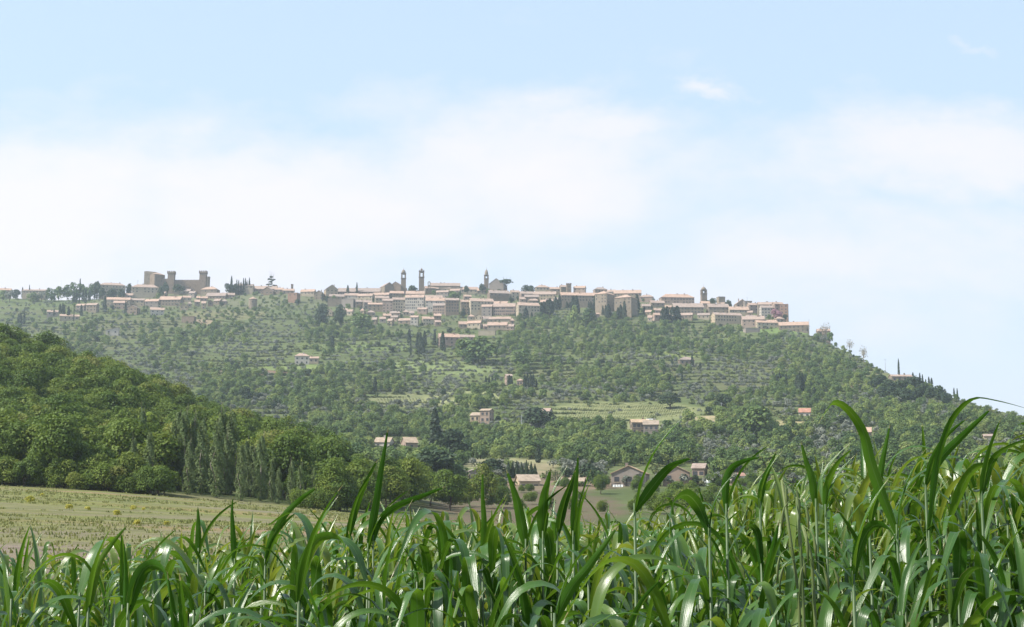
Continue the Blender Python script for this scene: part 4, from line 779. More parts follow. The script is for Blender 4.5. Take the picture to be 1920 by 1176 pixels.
while tries < 30000:
    tries += 1; px = r2.uniform(-60, 1980); row = 545 + (960-545)*r2.random()**.82
    if row < ridge_row(px)+1: continue
    if px < 620 and row > np.interp(px, [-60,0,200,380,560,620], [640,650,730,810,870,905]): continue
    if r2.random() > density(px, row): continue
    n_ = float(vnoise(np.array(px/70), np.array(row/26), 21)); n2_ = float(vnoise(np.array(px/150), np.array(row/45), 5))
    dn = density(px, row); X, Y, Z = hit(px, row)
    if Y > 1700: continue
    kind = 'broad' if n_ + (dn-.5)*1.1 + r2.uniform(-.3,.3) > .06 else 'olive'
    if r2.random() < .022: kind = 'dark'
    if dn < .1: kind = 'shrub' if r2.random() < .5 else 'olive'
    if kind != 'olive' and n2_ < -.3 and dn < .6 and r2.random() < .6: continue
    sc = {'broad': r2.choice((r2.uniform(.4,.75), r2.uniform(.6,1.1))), 'olive': r2.uniform(.55,1.0), 'dark': r2.uniform(.5,.95), 'shrub': 1}[kind]
    if row < 600 and kind != 'olive': sc *= .72
    if px > 1500 and row < ridge_row(px)+25: sc *= .6
    s = scale_at(Y, Z); h_ = {'broad': 7.8,'olive': 4.6,'dark': 7.2,'shrub': 2}[kind]*sc/s; w_ = h_
    if blocked(px, row, w_, h_): continue
    if kind == 'olive' and 560 < Y < 1480 and r2.random() < .8:
        a = X/Y; ph = Y + 5*math.sin(a*31) + 4*math.sin(a*67+2); Y = Y + (round(ph/17)+.62)*17 - ph - 17*.5; X = a*Y; Z = float(G(X, Y))
    items[kind].append((px, row, X, Y, Z, sc))
def thin(lst, f):
    cell = {}; o = []
    for it in lst:
        k = (int(it[2]//f), int(it[3]//f))
        if k in cell: continue
        cell[k] = 1; o.append(it)
    return o
items['broad'] = thin(items['broad'], 4.6); items['dark'] = thin(items['dark'], 7); items['olive'] = thin(items['olive'], 3.9)
print('trees', {k: len(v) for k, v in items.items()})
LAB = {'broad': ('leafy green tree', 'tree', 'leafy trees'), 'olive': ('small grey green olive tree', 'olive tree', 'olive trees'), 'dark': ('dark evergreen oak', 'tree', 'dark oaks')}
rest = []
for kd in ('broad', 'olive', 'dark'):
    L = sorted(items[kd], key=lambda q: q[3]/q[5]); lab, cat, grp = LAB[kd]
    for q in L[:300]: lm = landmark(q[0], q[1]); K[kd].put((q[2],q[3],q[4]-.2), q[5], lab+' '+lm, cat, grp+' '+lm)
    if L[300:]: merge({'broad':'distant_woodland','olive':'distant_olive_grove','dark':'oak_scrub'}[kd], K[kd].mat, [(kd,(q[2],q[3],q[4]-.2),q[5]) for q in L[300:]], {'broad':'mass of leafy trees on the upper slope under the town','olive':'grey green olive groves of the upper terraces','dark':'dark oaks of the upper slope'}[kd], K)
rt = random.Random(77)
hs_list = [k for k in KEEP if 9 < k[1]-k[0] < 60 and 548 < k[3] < 618 and 190 < k[0] < 1500]
for _ in range(110):
    k0, k1, k2, k3 = rt.choice(hs_list); px = rt.choice((k0, k1)) + rt.uniform(-2, 2) if rt.random() < .6 else rt.uniform(k0, k1); row = k3 + rt.uniform(.5, 2.5); kd = rt.choice(('broad','broad','dark','cypress','olive'))
    X, Y, Z = hit(px, row); hgt = (k3-k2)*rt.uniform(.35,.75)*scale_at(Y, Z); sc = min(max(hgt/{'broad':7.6,'dark':7,'cypress':10,'olive':4.6}[kd], .3), 1.)
    lb_ = {'broad':'leafy tree','dark':'dark tree','cypress':'small cypress','olive':'greyish tree'}[kd]+' between the roofs of the town, '+('left under the fortress' if px < 450 else 'around the long convent roof' if px < 730 else 'below the bell towers' if px < 850 else 'below the dark church' if px < 1000 else 'around the great convent' if px < 1210 else 'at the right end'); K[kd].put((X,Y-2,Z-.2), sc, lb_, 'tree', lb_)
# undergrowth: hedges along the terrace banks, scrub everywhere
sh = []
while len(sh) < 8000:
    px = r2.uniform(-60, 1980); row = 550 + (925-550)*r2.random()**.85
    if row < ridge_row(px)+1 or (px < 620 and row > np.interp(px, [-60,0,200,380,560,620], [640,650,730,810,870,905])): continue
    if density(px, row) < .1 and r2.random() < .93: continue
    X, Y, Z = hit(px, row)
    if Y > 1700: continue
    if 560 < Y < 1480 and r2.random() < .8:                   # snap to a terrace bank
        a = X/Y; ph = Y + 5*math.sin(a*31) + 4*math.sin(a*67+2); Y = Y + (round(ph/17)+.86)*17 - ph - 17; X = a*Y; Z = float(G(X, Y))
    s = scale_at(Y, Z)
    if blocked(px, row, 6, 2.4/s): continue
    sh.append(('shrub', (X, Y, Z-.15), r2.uniform(.45,1.35)))
hg = 0
while hg < 420:                                            # hedges running along the terrace banks
    px = r2.uniform(-60, 1980); row = 560 + (900-560)*r2.random()**.8
    if row < ridge_row(px)+6 or density(px, row) < .1 or (px < 620 and row > np.interp(px, [-60,0,200,380,560,620], [640,650,730,810,870,905])): continue
    X, Y, Z = hit(px, row)
    if not 600 < Y < 1480: continue
    hg += 1; L_ = r2.uniform(15, 70); sc0 = r2.uniform(.4,.95); a = X/Y; ph = Y + 5*math.sin(a*31) + 4*math.sin(a*67+2); kk = round(ph/17); aa_ = np.arange(a, a+L_/Y, 1.5/Y)
    for a in aa_:
        off = 5*math.sin(a*31) + 4*math.sin(a*67+2); Yh = (kk+.82)*17 - off - 17; Xh = a*Yh; Zh = float(G(Xh, Yh)); p_ = proj(Xh, Yh, Zh)
        if blocked(float(p_[0]), float(p_[1]), 5, 2.*sc0/scale_at(Yh, Zh)): continue
        sh.append(('shrub', (Xh+r2.uniform(-.3,.3), Yh+r2.uniform(-.5,.5), Zh-.2), sc0*r2.uniform(.7,1.2)))
merge('undergrowth', F_SHRUB, sh, 'scrub and hedges along the terraces', K)

# vineyards: rows of low vines running up the slope
def vines(x0, x1, y0, y1, step, label, slant=0.):
    mbV = []; n = 0; Fs = []; px = x0
    while px < x1:
        rows = np.arange(y0, y1, 1.3)
        for k, r_ in enumerate(rows):
            if ((px-(x0+x1)/2)/((x1-x0)/2))**4 + ((r_-(y0+y1)/2)/((y1-y0)/2))**2 > .95+random.uniform(-.25,.1): continue
            X, Y, Z = hit(px + slant*(r_-y0), r_)
            V, F_, T = K['shrub'].raw[k % 6]; mbV.append((V*np.array((.24,.45,.2)) + np.array((X+random.uniform(-.2,.2),Y,Z-.1)), F_+n, T*.8)); n += len(V)
        px += step
    o = link('vineyard_rows', npmesh('vineyard_rows', np.concatenate([q[0] for q in mbV]), np.concatenate([q[1] for q in mbV]), F_SHRUB, tint=np.concatenate([q[2] for q in mbV])*1.)); tag(o, label, kind='stuff')
vines(1055, 1300, 758, 785, 4.4, 'rows of vines in the pale green field right of centre', -.5); vines(1020, 1052, 882, 902, 4.2, 'rows of young vines above the farm sheds'); vines(700, 800, 745, 759, 6, 'rows of vines below the red canopy', .6); vines(880, 1000, 866, 876, 6, 'rows of vines in the tan strip above the dark firs', .5)

# ------------------------------------------------------------------ the wooded hill on the left
wd = []; r3 = random.Random(5); gx = 5.6
for j, Yv in enumerate(np.arange(204, 480, gx)):
    for Xv in np.arange(-300, 20, gx):
        X = Xv + r3.uniform(-2.2,2.2) + (j%2)*gx/2; Y = Yv + r3.uniform(-2.2,2.2); px = CX + X/Y*FPX*1.0
        if px < -140 or px > 860: continue
        edge = 203 + max(0, (px-640))*.5
        if Y < edge: continue
        back = np.interp(px, [-140,0,200,380,560,700,860], [410,405,405,405,400,370,300])
        if Y > back: continue
        if px > 560 and r3.random() < .25: continue
        if 675 < px < 800 and 320 < Y : continue
        sc = r3.uniform(.58, 1.08)*(.88 if Y < 212 else 1)*(1 if px < 640 else .8); wd.append((X, Y, float(G(X, Y))-.3, sc))
for px in [q for q in np.arange(-130, 700, 11.) if not 318 < q < 520]:
    Yv = 201.5 + r3.uniform(-1,2.5) + max(0, px-640)*.5; a = (px + r3.uniform(-5,5) - CX)/FPX; wd.append((a*Yv, Yv, float(G(a*Yv, Yv))-1.0*.4-.9, r3.uniform(.38,.62)))
poplars = []
for px in (258,271,283,330,340,349,359,370,379,391,402,411,421,430,441,452,461,472,481,492,503,513,530,548,568,592):
    Yp = 206+r3.uniform(-2,12); px += r3.uniform(-5,5); a = (px-CX)/FPX; poplars.append((a*Yp, Yp, r3.uniform(.55,1.02) * (1. if px < 450 else .82 if px < 520 else .62)))
wd = [q for q in wd if not any(abs(q[0]-p[0]) < 1.6 and abs(q[1]-p[1]) < 3.5 for p in poplars)]
_lx, _ly, _lz = hit(277, 842, 200); wd = [(q[0], q[1], q[2], q[3]*.5) if (_ly-48 < q[1] < _ly and abs(q[0]/q[1]-_lx/_ly) < .014) else q for q in wd]; wd = [q for q in wd if not (_ly-16 < q[1] < _ly+4 and abs(q[0]/q[1]-_lx/_ly) < .016)]; wd.sort(key=lambda q: q[1]/q[3]); print('wood', len(wd))
def wpart(q):
    px = CX + q[0]/q[1]*FPX; c_ = 'at picture left' if px < 110 else 'left of the lime green tree' if px < 240 else 'around the lime green tree' if px < 330 else 'right of the lime green tree' if px < 470 else 'towards its right end' if px < 620 else 'at its right end'
    return ('bushy low tree at the field edge of the wood, ' if q[3] < .64 and q[1] < 206 else 'tree in the front rank of the wood, ' if q[1] < 222 else 'tree in the lower wood, ' if q[1] < 262 else 'tree in the upper wood, ') + c_
for q in wd[:300]: lb_ = wpart(q); K['wood'].put(q[:3], q[3], lb_, 'tree', 'wood trees: '+lb_)
merge('hilltop_woodland', F_WOOD, [('wood', q[:3], q[3]) for q in wd[300:]], 'rest of the wood towards the crest of the left hill', K)
for x, y, sc in poplars: pp_ = CX+x/y*FPX; pw_ = 'in the separate left trio' if pp_ < 310 else 'in the tall left part of the rank' if pp_ < 400 else 'in the tall middle of the rank' if pp_ < 455 else 'in the lower right part of the rank' if pp_ < 530 else 'in the small right end of the rank'; K['poplar'].put((x, y, float(G(x, y))-.2), (sc*.95, sc*.95, sc), 'slender grey green poplar at the wood edge, '+pw_, 'poplar', 'poplars: '+pw_)
# a fringe of bushes along the wood's edge and valley floor
fr = []
for _ in range(0):
    px = r3.uniform(-100, 900); Y = 202+r3.uniform(-1.5,4)+max(0,px-640)*.5; a = (px-CX)/FPX; fr.append(('shrub',(a*Y,Y,float(G(a*Y,Y))-.1), r3.uniform(.5,1.3)))
for _ in range(700):
    px = r3.uniform(640, 1500); Y = r3.uniform(270, 440); a = (px-CX)/FPX; row = float(proj(a*Y, Y, G(a*Y, Y))[1])
    if 880 < px < 1180 and r3.random() < .72: continue
    sv_ = r3.uniform(.25,.6)
    if _ % 5 == 0: fr.append(('wood',(a*Y,Y,float(G(a*Y,Y))-1.2*sv_), sv_))
merge('valley_scrub', F_WOOD, fr, 'bushes scattered over the valley floor', K)
for (px, Y, sc, lab) in [(735,245,.8,'left rounded bushy tree on the valley floor beyond the field'),(770,262,.9,'middle rounded bushy tree on the valley floor beyond the field'),(845,280,.95,'tallest rounded bushy tree of the valley floor, left of the brown field'),(905,300,.85,'right rounded bushy tree bordering the brown field'),(690,232,.7,'low bushy tree at the end of the wood where the field ends'),(1125,395,.6,'bushy tree just left of the drying sheets')]:
    a = (px-CX)/FPX; K['wood'].put((a*Y, Y, float(G(a*Y,Y))-.3), sc, lab, 'tree')

# ------------------------------------------------------------------ the rough field: tufts and yellow flowering bushes
tf = []; gv = []; n = 0
for _ in range(5200):
    Y = 16 + 186*r3.random()**.8; a = (r3.uniform(-60, 980)-CX)/FPX; X = a*Y
    if vnoise(np.array(X/9), np.array(Y/5), 31) < -.12: continue
    z = float(G(X, Y)); k = r3.randint(5,9); hgt = r3.uniform(.03,.10)*(1+Y/110)
    for _q in range(k):
        an = r3.uniform(0,6.28); dx, dy = math.cos(an), math.sin(an); wv = .02+Y*.00035; ox, oy = r3.uniform(-.25,.25), r3.uniform(-.25,.25); hh_ = hgt*r3.uniform(.5,1.1)
        gv += [(X+ox-wv*dy, Y+oy+wv*dx, z), (X+ox+wv*dy, Y+oy-wv*dx, z), (X+ox+dx*hh_*.5+wv*.3*dy, Y+oy+dy*hh_*.5, z+hh_), (X+ox+dx*hh_*.5-wv*.3*dy, Y+oy+dy*hh_*.5, z+hh_)]
gv = np.array(gv); o = link('grass_tufts', npmesh('grass_tufts', gv, np.arange(len(gv)).reshape(-1,4), F_GRASS, tint=np.repeat(rng.uniform(0,1.3,len(gv)//4),4))); tag(o, 'rough grass tufts over the field', kind='stuff')
for i, (px, row, w_, lab) in enumerate([(57,944,22,'big yellow flowering bush at the left side of the field'),(130,957,18,'round yellow flowering bush right of the big left one'),(165,958,13,'small pale yellow bush between two rounder ones in the field'),(220,969,20,'wide yellow flowering bush in the middle of the field'),(250,957,15,'yellow flowering bush above the wide one in the field'),
    (269,958,11,'faint yellow bush just right of the one above the wide bush'),(256,986,18,'low yellow flowering bush below the wide one in the field'),(313,986,14,'flat yellow bush right of the low one in the field'),(386,1004,13,'yellow flowering bush peeping between crop spears'),(284,1016,14,'yellow bush lowest in the field just above the crop'),(79,931,10,'faint yellow bush near the upper edge of the field'),(590,964,11,'faint yellow bush at the right end of the field')]):
    a, e = ray(px, row); Ya = np.arange(15, 200, .5); g_ = G(a*Ya, Ya); Y = float(Ya[np.argmax(g_ >= e*Ya)]) if (g_ >= e*Ya).any() else 150.
    s = Y/FPX; sc = w_*s*1.0/1.5; K['yel'].put((a*Y, Y, float(G(a*Y,Y))-.02), (sc,sc,sc*1.35), lab, 'flowering bush')

# ------------------------------------------------------------------ the tall crop in the foreground
m, t = mat('crop_leaf'); at = t.n('ShaderNodeAttribute', attribute_name='tint'); oi = t.n('ShaderNodeObjectInfo'); uv = t.n('ShaderNodeUVMap'); su = t.n('ShaderNodeSeparateXYZ'); t.l(uv.outputs[0], su.inputs[0])
vein = t.n('ShaderNodeTexNoise'); vm = t.n('ShaderNodeMapping'); vm.inputs['Scale'].default_value = (26, .8, 1); t.l(uv.outputs[0], vm.inputs[0]); t.l(vm.outputs[0], vein.inputs['Vector']); vein.inputs['Scale'].default_value = 1.; vein.inputs['Detail'].default_value = 2
tcx = t.n('ShaderNodeTexCoord'); blot = t.noise(tcx.outputs['Object'], 9, 4, .6)
k = t.m('ADD', t.m('MULTIPLY', oi.outputs['Random'], .55), t.m('ADD', t.m('MULTIPLY', at.outputs['Fac'], .3), t.m('MULTIPLY', blot, .3)))
cl_ = t.ramp(k, [(.12,(.012,.046,.002)),(.5,(.025,.085,.003)),(.8,(.05,.125,.006)),(1,(.11,.155,.015))])
mid = t.m('LESS_THAN', t.m('ABSOLUTE', t.m('SUBTRACT', su.outputs[0], .5)), .035); cl_ = t.mix(t.m('MULTIPLY', mid, .45), cl_, (.09,.16,.04))
tipm = t.m('MULTIPLY', t.m('GREATER_THAN', t.m('ADD', su.outputs[1], t.m('MULTIPLY', blot, .1)), .985), .7); cl_ = t.mix(tipm, cl_, (.3,.25,.12))
edge_ = t.m('MULTIPLY', t.m('GREATER_THAN', t.m('ADD', t.m('ABSOLUTE', t.m('SUBTRACT', su.outputs[0], .5)), t.m('MULTIPLY', blot, .5)), .76), .75); cl_ = t.mix(edge_, cl_, (.22,.19,.07))
cl_ = t.mix(t.m('MULTIPLY', vein.outputs[0], .22), cl_, (.05,.12,.025))
geo = t.n('ShaderNodeNewGeometry'); bf = geo.outputs['Backfacing']
up_ = t.mix(.12, cl_, (.085,.13,.05)); side_c = t.mix(bf, up_, cl_)
b = bsdf(t, side_c, t.m('ADD', .29, t.m('MULTIPLY', bf, .2)), .8); t.l(t.m('SUBTRACT', .62, t.m('MULTIPLY', bf, .5)), b.inputs['Specular IOR Level'])
bp = t.n('ShaderNodeBump'); bp.inputs['Strength'].default_value = .35; bp.inputs['Distance'].default_value = .002; t.l(vein.outputs[0], bp.inputs['Height']); t.l(bp.outputs[0], b.inputs['Normal'])
tr = t.n('ShaderNodeBsdfTranslucent'); hs = t.n('ShaderNodeHueSaturation'); t.l(cl_, hs.inputs['Color']); hs.inputs['Value'].default_value = 2.1; hs.inputs['Hue'].default_value = .475; t.l(hs.outputs[0], tr.inputs[0])
mx = t.n('ShaderNodeMixShader'); mx.inputs[0].default_value = .33; t.l(b.outputs[0], mx.inputs[1]); t.l(tr.outputs[0], mx.inputs[2]); out(t, mx.outputs[0]); LEAF = m
m, t = mat('crop_stem'); tcx = t.n('ShaderNodeTexCoord'); nn = t.noise(tcx.outputs['Object'], 14, 3); b = bsdf(t, t.ramp(nn, [(.3,(.03,.065,.018)),(.7,(.06,.10,.03))]), .5, .4); out(t, b.outputs[0]); STEM = m
m, t = mat('oat_husk'); tcx = t.n('ShaderNodeTexCoord'); nn = t.noise(tcx.outputs['Object'], 20, 3); b = bsdf(t, t.ramp(nn, [(.3,(.05,.09,.022)),(.7,(.12,.145,.05))]), .6, .3); out(t, b.outputs[0]); HUSK = m

def leaf_from_path(P, width, Nrm, prof=None, twist=0., fold=.22, tw0=0.):
    """blade along points P (n,3); Nrm = approximate upper-side normal at the base"""
    P = np.asarray(P, float); n = len(P); T = np.gradient(P, axis=0); T /= np.linalg.norm(T, axis=1, keepdims=True)
    s = np.linspace(0, 1, n); N = np.array(Nrm, float); V = []; U = []
    wp = width*(np.clip(.35+s*2.6, 0, 1))*np.clip(1-s**1.75, 0, 1)**.9 if prof is None else width*prof(s)
    for i in range(n):
        N = N - T[i]*np.dot(N, T[i]); N /= np.linalg.norm(N)+1e-9; B = np.cross(T[i], N); an = tw0 + twist*s[i]
        B2 = B*math.cos(an)+N*math.sin(an); N2 = N*math.cos(an)-B*math.sin(an); h = wp[i]/2+.0004
        for q, d in ((-1,fold),(-.5,fold*.42),(0,0),(.5,fold*.42),(1,fold)):
            V.append(P[i]+B2*h*q+N2*(d*h+.05*h*math.sin(s[i]*23+q*2.))); U.append(((q+1)/2, s[i]))
    F_ = [(i*5+j, i*5+j+1, i*5+j+6, i*5+j+5) for i in range(n-1) for j in range(4)]
    return np.array(V), np.array(F_), np.array(U)
def arch(L, phi0, bend, s0, wd, n=16, side=0.):
    s = np.linspace(0, 1, n); ph = phi0 + bend*smst((s-s0)/wd); d = np.stack([np.sin(ph), side*s, np.cos(ph)], 1); d /= np.linalg.norm(d, axis=1, keepdims=True)
    P = np.concatenate([[[0,0,0]], np.cumsum((d[:-1]+d[1:])/2*L/(n-1), 0)]); return P
LV = []                                       # leaf shapes: curved, folded over, spear-like
rl = random.Random(3)
for i in range(34):
    kind = 'arch' if i < 14 else 'fold' if i < 26 else 'spear'
    if kind == 'arch': P = arch(rl.uniform(.24,.42), R(rl.uniform(12,30)), R(rl.uniform(95,150)), rl.uniform(.08,.25), rl.uniform(.5,.85), side=rl.uniform(-.25,.25)); w_ = rl.uniform(.019,.032)
    elif kind == 'fold': P = arch(rl.uniform(.24,.38), R(rl.uniform(4,16)), R(rl.uniform(125,165)), rl.uniform(.22,.48), rl.uniform(.14,.3), 22, side=rl.uniform(-.15,.15)); w_ = rl.uniform(.021,.033)
    else: P = arch(rl.uniform(.18,.34), R(rl.uniform(4,16)), R(rl.uniform(8,45)), .1, .9, 12); w_ = rl.uniform(.016,.026)
    LV.append(leaf_from_path(P, w_, (-1,0,0.) if kind != 'spear' else (-1,.2,0), twist=rl.uniform(-.9,.9), fold=rl.uniform(.12,.35) if kind != 'spear' else .55, tw0=rl.uniform(-.2,.2)))
LM = [npmesh('leaf', V, F_, LEAF, uv=U, smooth=True, tint=np.full(len(V), rl.random())) for V, F_, U in LV]
stem_mb = MB(); stem_mb.tube([(0,0,0),(.004,0,.5),(0,.004,1.)],[.0065,.0055,.003],7); stem_raw = (np.array(stem_mb.v), stem_mb.f); SM = stem_mb.mesh('stem', STEM, True)
def plant_spec(r, h):
    n = r.choice((9,10,11,12)); a0 = r.uniform(0, 6.28); L = []
    for i in range(n):
        f = (i+1)/n; z = h*(.34+.64*f); k = r.randrange(26) if i < n-1 or r.random() < .7 else r.randrange(26, 34)
        L.append((k, z, a0 + i*math.pi + r.uniform(-.7,.7), r.uniform(.8,1.18)*(.8+.25*f)))
    return L
pl = []
rc = random.Random(17)
Yc = 2.35
while len(pl) < 2100:
    Y = math.sqrt(rc.uniform(2.9**2, 9.2**2)); a = rc.uniform(-.42, .42); X = a*Y
    far = 8.9 + .5*math.sin(X*2.1)
    if Y > far: continue
    if any((X-p[0])**2+(Y-p[1])**2 < .0024 for p in pl): continue
    h = rc.uniform(.98, 1.22) + (.09 if X > 1.15 else -.02 if X > .2 else 0 if X < -1.3 else .09)
    if Y < 3.5: h = min(h, 1.12)
    pl.append((X, Y, float(plane(X)), h, rc.uniform(0,6.28)))
pl.sort(key=lambda p: p[1])
Vs = []; Fs = []; Us = []; Ts = []; n = 0; SVs = []; SF = []; sn = 0; nind = 0
for i, (X, Y, Z, h, az) in enumerate(pl):
    L = plant_spec(rc, h)
    if abs(X) < .405*Y and nind < 285:
        nind += 1; e = empty('crop_plant', (X, Y, Z), az); lb_ = 'green crop plant, ' + ('nearest' if Y < 3.9 else 'second' if Y < 4.6 else 'third' if Y < 5.4 else 'farther') + ' rank from the front, ' + ('at the left edge' if X/Y < -.29 else 'left, below the flowering bushes' if X/Y < -.19 else 'left of the tallest spear' if X/Y < -.09 else 'below the brown field' if X/Y < .05 else 'below the farmhouse gables' if X/Y < .14 else 'around the wild oats' if X/Y < .24 else 'at the right below the longest blade'); tag(e, lb_, 'crop plant', 'crop plants: ' + lb_)
        link('stem', SM, e, sc=(1,1,h))
        for k, z, a_, sc in L: link('leaf', LM[k], e, (0,0,z), (rc.uniform(-.1,.1), rc.uniform(-.1,.1), a_), (sc,sc,sc))
    else:
        c0, s0_ = math.cos(az), math.sin(az); M0 = np.array([[c0,-s0_,0],[s0_,c0,0],[0,0,1]])
        for k, z, a_, sc in L:
            V, F_, U = LV[k]; c1, s1 = math.cos(a_), math.sin(a_); M = np.array([[c1,-s1,0],[s1,c1,0],[0,0,1]]); q = ((V*sc)@M.T + np.array((0,0,z)))@M0.T + np.array((X,Y,Z))
            Vs.append(q); Fs.append(F_+n); Us.append(U); Ts.append(np.full(len(V), rc.random()*2)); n += len(V)
        sv = stem_raw[0]*np.array((1,1,h)) + np.array((X,Y,Z)); SVs.append(sv); SF += [[v+sn for v in f] for f in stem_raw[1]]; sn += len(sv)
o = link('crop_foliage', npmesh('crop_foliage', np.concatenate(Vs), np.concatenate(Fs), LEAF, uv=np.concatenate(Us), smooth=True, tint=np.concatenate(Ts))); tag(o, 'farther plants of the dense green crop', kind='stuff')
me = bpy.data.meshes.new('crop_stalks'); me.from_pydata(np.concatenate(SVs).tolist(), [], SF); me.materials.append(STEM); o = link('crop_stalks', me); tag(o, 'stalks of the farther crop plants', kind='stuff')

def spline(pts, n=22):
    P = np.array(pts, float); d = np.concatenate([[0], np.cumsum(np.linalg.norm(np.diff(P, axis=0), axis=1))]); tt = np.linspace(0, d[-1], n); Q = []
    for t_ in tt:
        i = min(max(np.searchsorted(d, t_)-1, 0), len(P)-2); u = (t_-d[i])/(d[i+1]-d[i]); p0 = P[max(i-1,0)]; p1 = P[i]; p2 = P[i+1]; p3 = P[min(i+2, len(P)-1)]
        Q.append(.5*((2*p1)+(-p0+p2)*u+(2*p0-5*p1+4*p2-p3)*u*u+(-p0+3*p1-3*p2+p3)*u**3))
    return np.array(Q)
def P3(px, py, Y): a, e = ray(px, py); return (a*Y, Y, e*Y)
HERO = [ # blade outline in the photograph (foot to tip), distance, width px, facing, label
([(1742,1010,3.5),(1750,930,3.5),(1760,860,3.5),(1784,790,3.48),(1822,750,3.42),(1868,752,3.35),(1945,772,3.25)],15,0,'longest blade arching right over the skyline at the right edge of the crop'),
([(1682,1000,3.3),(1637,880,3.3),(1620,813,3.3),(1592,770,3.28),(1566,755,3.25),(1550,771,3.2),(1533,797,3.17)],22,.2,'tall broad blade with bent over tip left of the longest arching blade'),
([(690,1030,4.6),(702,965,4.6),(712,900,4.6),(720,850,4.6),(728,800,4.6)],15,.1,'tallest straight spear left of centre rising to the tiled shed'),
([(650,1020,4.7),(668,950,4.7),(686,905,4.65),(708,862,4.6)],14,.2,'spear leaning right beside the tallest straight one'),
([(700,1015,4.6),(716,972,4.6),(752,946,4.5),(795,929,4.4),(837,912,4.3)],14,.5,'blade sweeping low to the right from the foot of the tallest spear'),
([(986,1025,3.8),(972,950,3.8),(960,910,3.8),(949,880,3.8)],20,.1,'wide spear leaning left in front of the brown field'),
([(1018,1010,3.8),(1020,940,3.8),(1027,905,3.8),(1033,878,3.8)],23,-.1,'wide upright spear right of the left-leaning one before the brown field'),
([(1045,1005,3.8),(1058,945,3.8),(1075,900,3.8),(1086,862,3.8)],17,.3,'narrow rear spear of the pair left of the big farmhouse'),
([(1075,1010,3.7),(1078,940,3.7),(1082,890,3.7),(1084,852,3.7)],14,-.2,'front spear of the pair left of the big farmhouse'),
([(497,1060,4.4),(510,1010,4.4),(535,965,4.4),(565,935,4.4),(594,914,4.3)],14,.3,'long blade leaning right with pale tip at the lower left field edge'),
([(165,1150,3.3),(185,1060,3.3),(208,1022,3.3),(239,985,3.25)],13,.4,'diagonal blade crossing the bright canopy at lower left'),
([(1040,1170,2.7),(1068,1108,2.7),(1104,1062,2.7),(1160,985,2.7)],20,.5,'long dark diagonal blade in the middle of the crop'),
([(1190,960,3.3),(1222,915,3.3),(1250,882,3.3),(1272,868,3.25),(1298,859,3.2)],19,.4,'bright blade bending right in front of the farmhouse gables'),
([(1362,960,3.5),(1361,905,3.5),(1372,878,3.5),(1398,864,3.45),(1430,857,3.4)],15,.4,'curved blade bending right above the very long low building'),
([(1425,950,3.5),(1432,905,3.5),(1445,872,3.5),(1456,846,3.5)],14,.1,'pointed spear right of the curved blade over the long low building'),
([(1735,910,3.6),(1762,862,3.6),(1800,822,3.6),(1860,765,3.55)],18,.5,'long straight blade leaning right under the arching one'),
([(1630,990,3.5),(1645,920,3.5),(1654,870,3.5),(1669,796,3.5)],16,.5,'pale upright blade right of the tall bent one'),
([(1840,930,3.3),(1860,868,3.3),(1885,842,3.25),(1935,820,3.2)],16,.3,'glossy blade curving off the right edge of the picture'),
([(1530,950,3.6),(1524,900,3.6),(1512,865,3.6),(1502,828,3.6)],17,0,'upright spear left of the tall bent blade'),
([(1548,960,3.7),(1552,910,3.7),(1570,870,3.65),(1598,842,3.6)],14,.3,'curved spear right behind the upright one left of the bent blade'),
([(440,1060,4.3),(437,1000,4.3),(435,960,4.3),(437,930,4.3)],11,0,'thin dark spear with black tip in front of the field'),
([(372,1040,4.4),(372,990,4.4),(371,950,4.4)],12,0,'bright upright spear in front of the field, left of the black tipped one'),
([(905,1060,3.9),(908,985,3.9),(905,930,3.9),(905,880,3.9)],12,.1,'slim upright spear between the sweeping blade and the brown field'),
([(1330,1000,3.2),(1310,950,3.2),(1286,928,3.15),(1262,948,3.1),(1255,1010,3.05)],24,0,'broad glossy blade folded straight down in the centre right'),
([(240,1150,2.9),(262,1080,2.9),(285,1060,2.9),(308,1075,2.85),(318,1130,2.8)],26,0,'broad pale blade folded over at lower left'),
([(560,1130,2.8),(570,1060,2.8),(600,1010,2.8),(640,1015,2.75),(655,1080,2.7)],22,0,'arched glossy blade above the lower edge left of centre'),
([(1600,1090,2.8),(1615,1020,2.8),(1640,985,2.8),(1672,1000,2.75),(1695,1060,2.7)],24,0,'arched broad blade in the lower right part of the crop'),
]
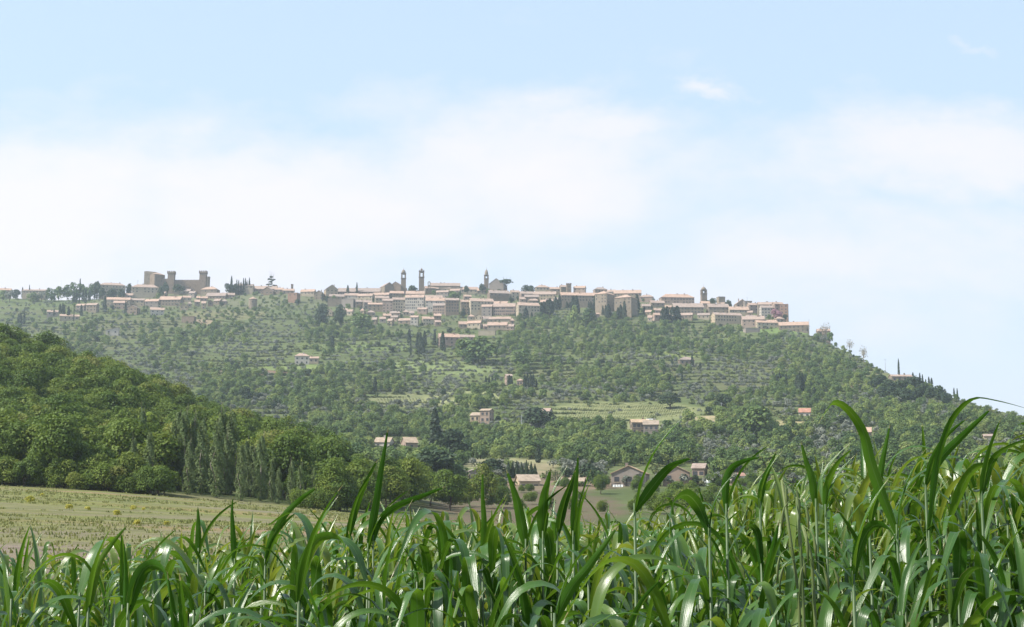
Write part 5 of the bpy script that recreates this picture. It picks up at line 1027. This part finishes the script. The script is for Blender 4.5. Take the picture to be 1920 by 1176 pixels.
for pts, wpx, face, lab in HERO:
    P = spline([P3(*p) for p in pts], 24); base = P[0]; Yb = base[1]; gz = float(plane(base[0])); e = empty('crop_plant', (base[0], Yb, gz)); tag(e, lab, 'crop plant')
    V, F_, U = leaf_from_path(P, wpx*Yb/FPX*1.08, (-.35+face*.6, .85, .25), fold=.3, twist=.25); link('leaf', npmesh('leaf', V-np.array((base[0],Yb,gz)), F_, LEAF, uv=U, smooth=True, tint=np.full(len(V), .5)), e)
    hs_ = base[2]-gz; st = MB(); st.tube([(0,0,-.02),(.003,0,hs_*.5),(0,0,hs_+.02)],[.0065,.006,.003],7); st.build('stem', STEM, e, True)
    for j in range(7):
        k = rc.randrange(26) if j < 6 else rc.randrange(26, 34); link('leaf', LM[k], e, (0,0,hs_*(.3+.115*j)), (0,0,j*math.pi+rc.uniform(-.8,.8)), (.9,.9,.9))
# wild oats: pale stalks with hanging spikelets
for (bx, tx, ty, Y, lab) in [(1500,1466,900,2.75,'left pale wild oat stalk with hanging husks among the crop'),(1508,1494,932,2.7,'middle pale wild oat stalk, its husks pointing down'),(1530,1505,985,2.6,'right pale wild oat stalk, lowest in the crop')]:
    gz = float(plane(ray(bx,1176)[0]*Y)); b0 = P3(bx, 1176, Y); e = empty('wild_oat', (b0[0], Y, gz)); tag(e, lab, 'wild oat'); top = P3(tx, ty, Y); o_ = np.array((b0[0],Y,gz)); P = spline([(b0[0],Y,gz), b0, P3((bx+tx)/2, (1176+ty)/2-20, Y), top], 12)-o_
    st = MB(); st.tube([tuple(p) for p in P], [.003]*len(P), 6); st.build('stalk', HUSK, e, True)
    for j in range(7):
        q = P[-1-j//2]; dx = rc.uniform(-.028,.028); L_ = rc.uniform(.035,.06); hb = MB(); hb.tube([(q[0],q[1],q[2]),(q[0]+dx,q[1]-.01,q[2]-.01),(q[0]+dx*1.4,q[1]-.012,q[2]-.02),(q[0]+dx*1.6,q[1]-.012,q[2]-.02-L_*.4),(q[0]+dx*1.7,q[1]-.012,q[2]-.02-L_)],[.0006,.0006,.0014,.0034,.0005],6); hb.build('husk', HUSK, e, True)

# ------------------------------------------------------------------ the air
m = bpy.data.materials.new('haze_air'); m.use_nodes = True; t = NT(m.node_tree); pv = t.n('ShaderNodeVolumePrincipled'); pv.inputs['Color'].default_value = (.78,.88,1,1); pv.inputs['Density'].default_value = HAZE; pv.inputs['Anisotropy'].default_value = .3
o_ = t.n('ShaderNodeOutputMaterial'); t.l(pv.outputs[0], o_.inputs['Volume'])
zlo = float(ZZ.min())-1; mb = MB(); mb.box(-1900, 1900, -60, 3100, zlo, 330); hz = mb.build('haze', m); tag(hz, kind='stuff')
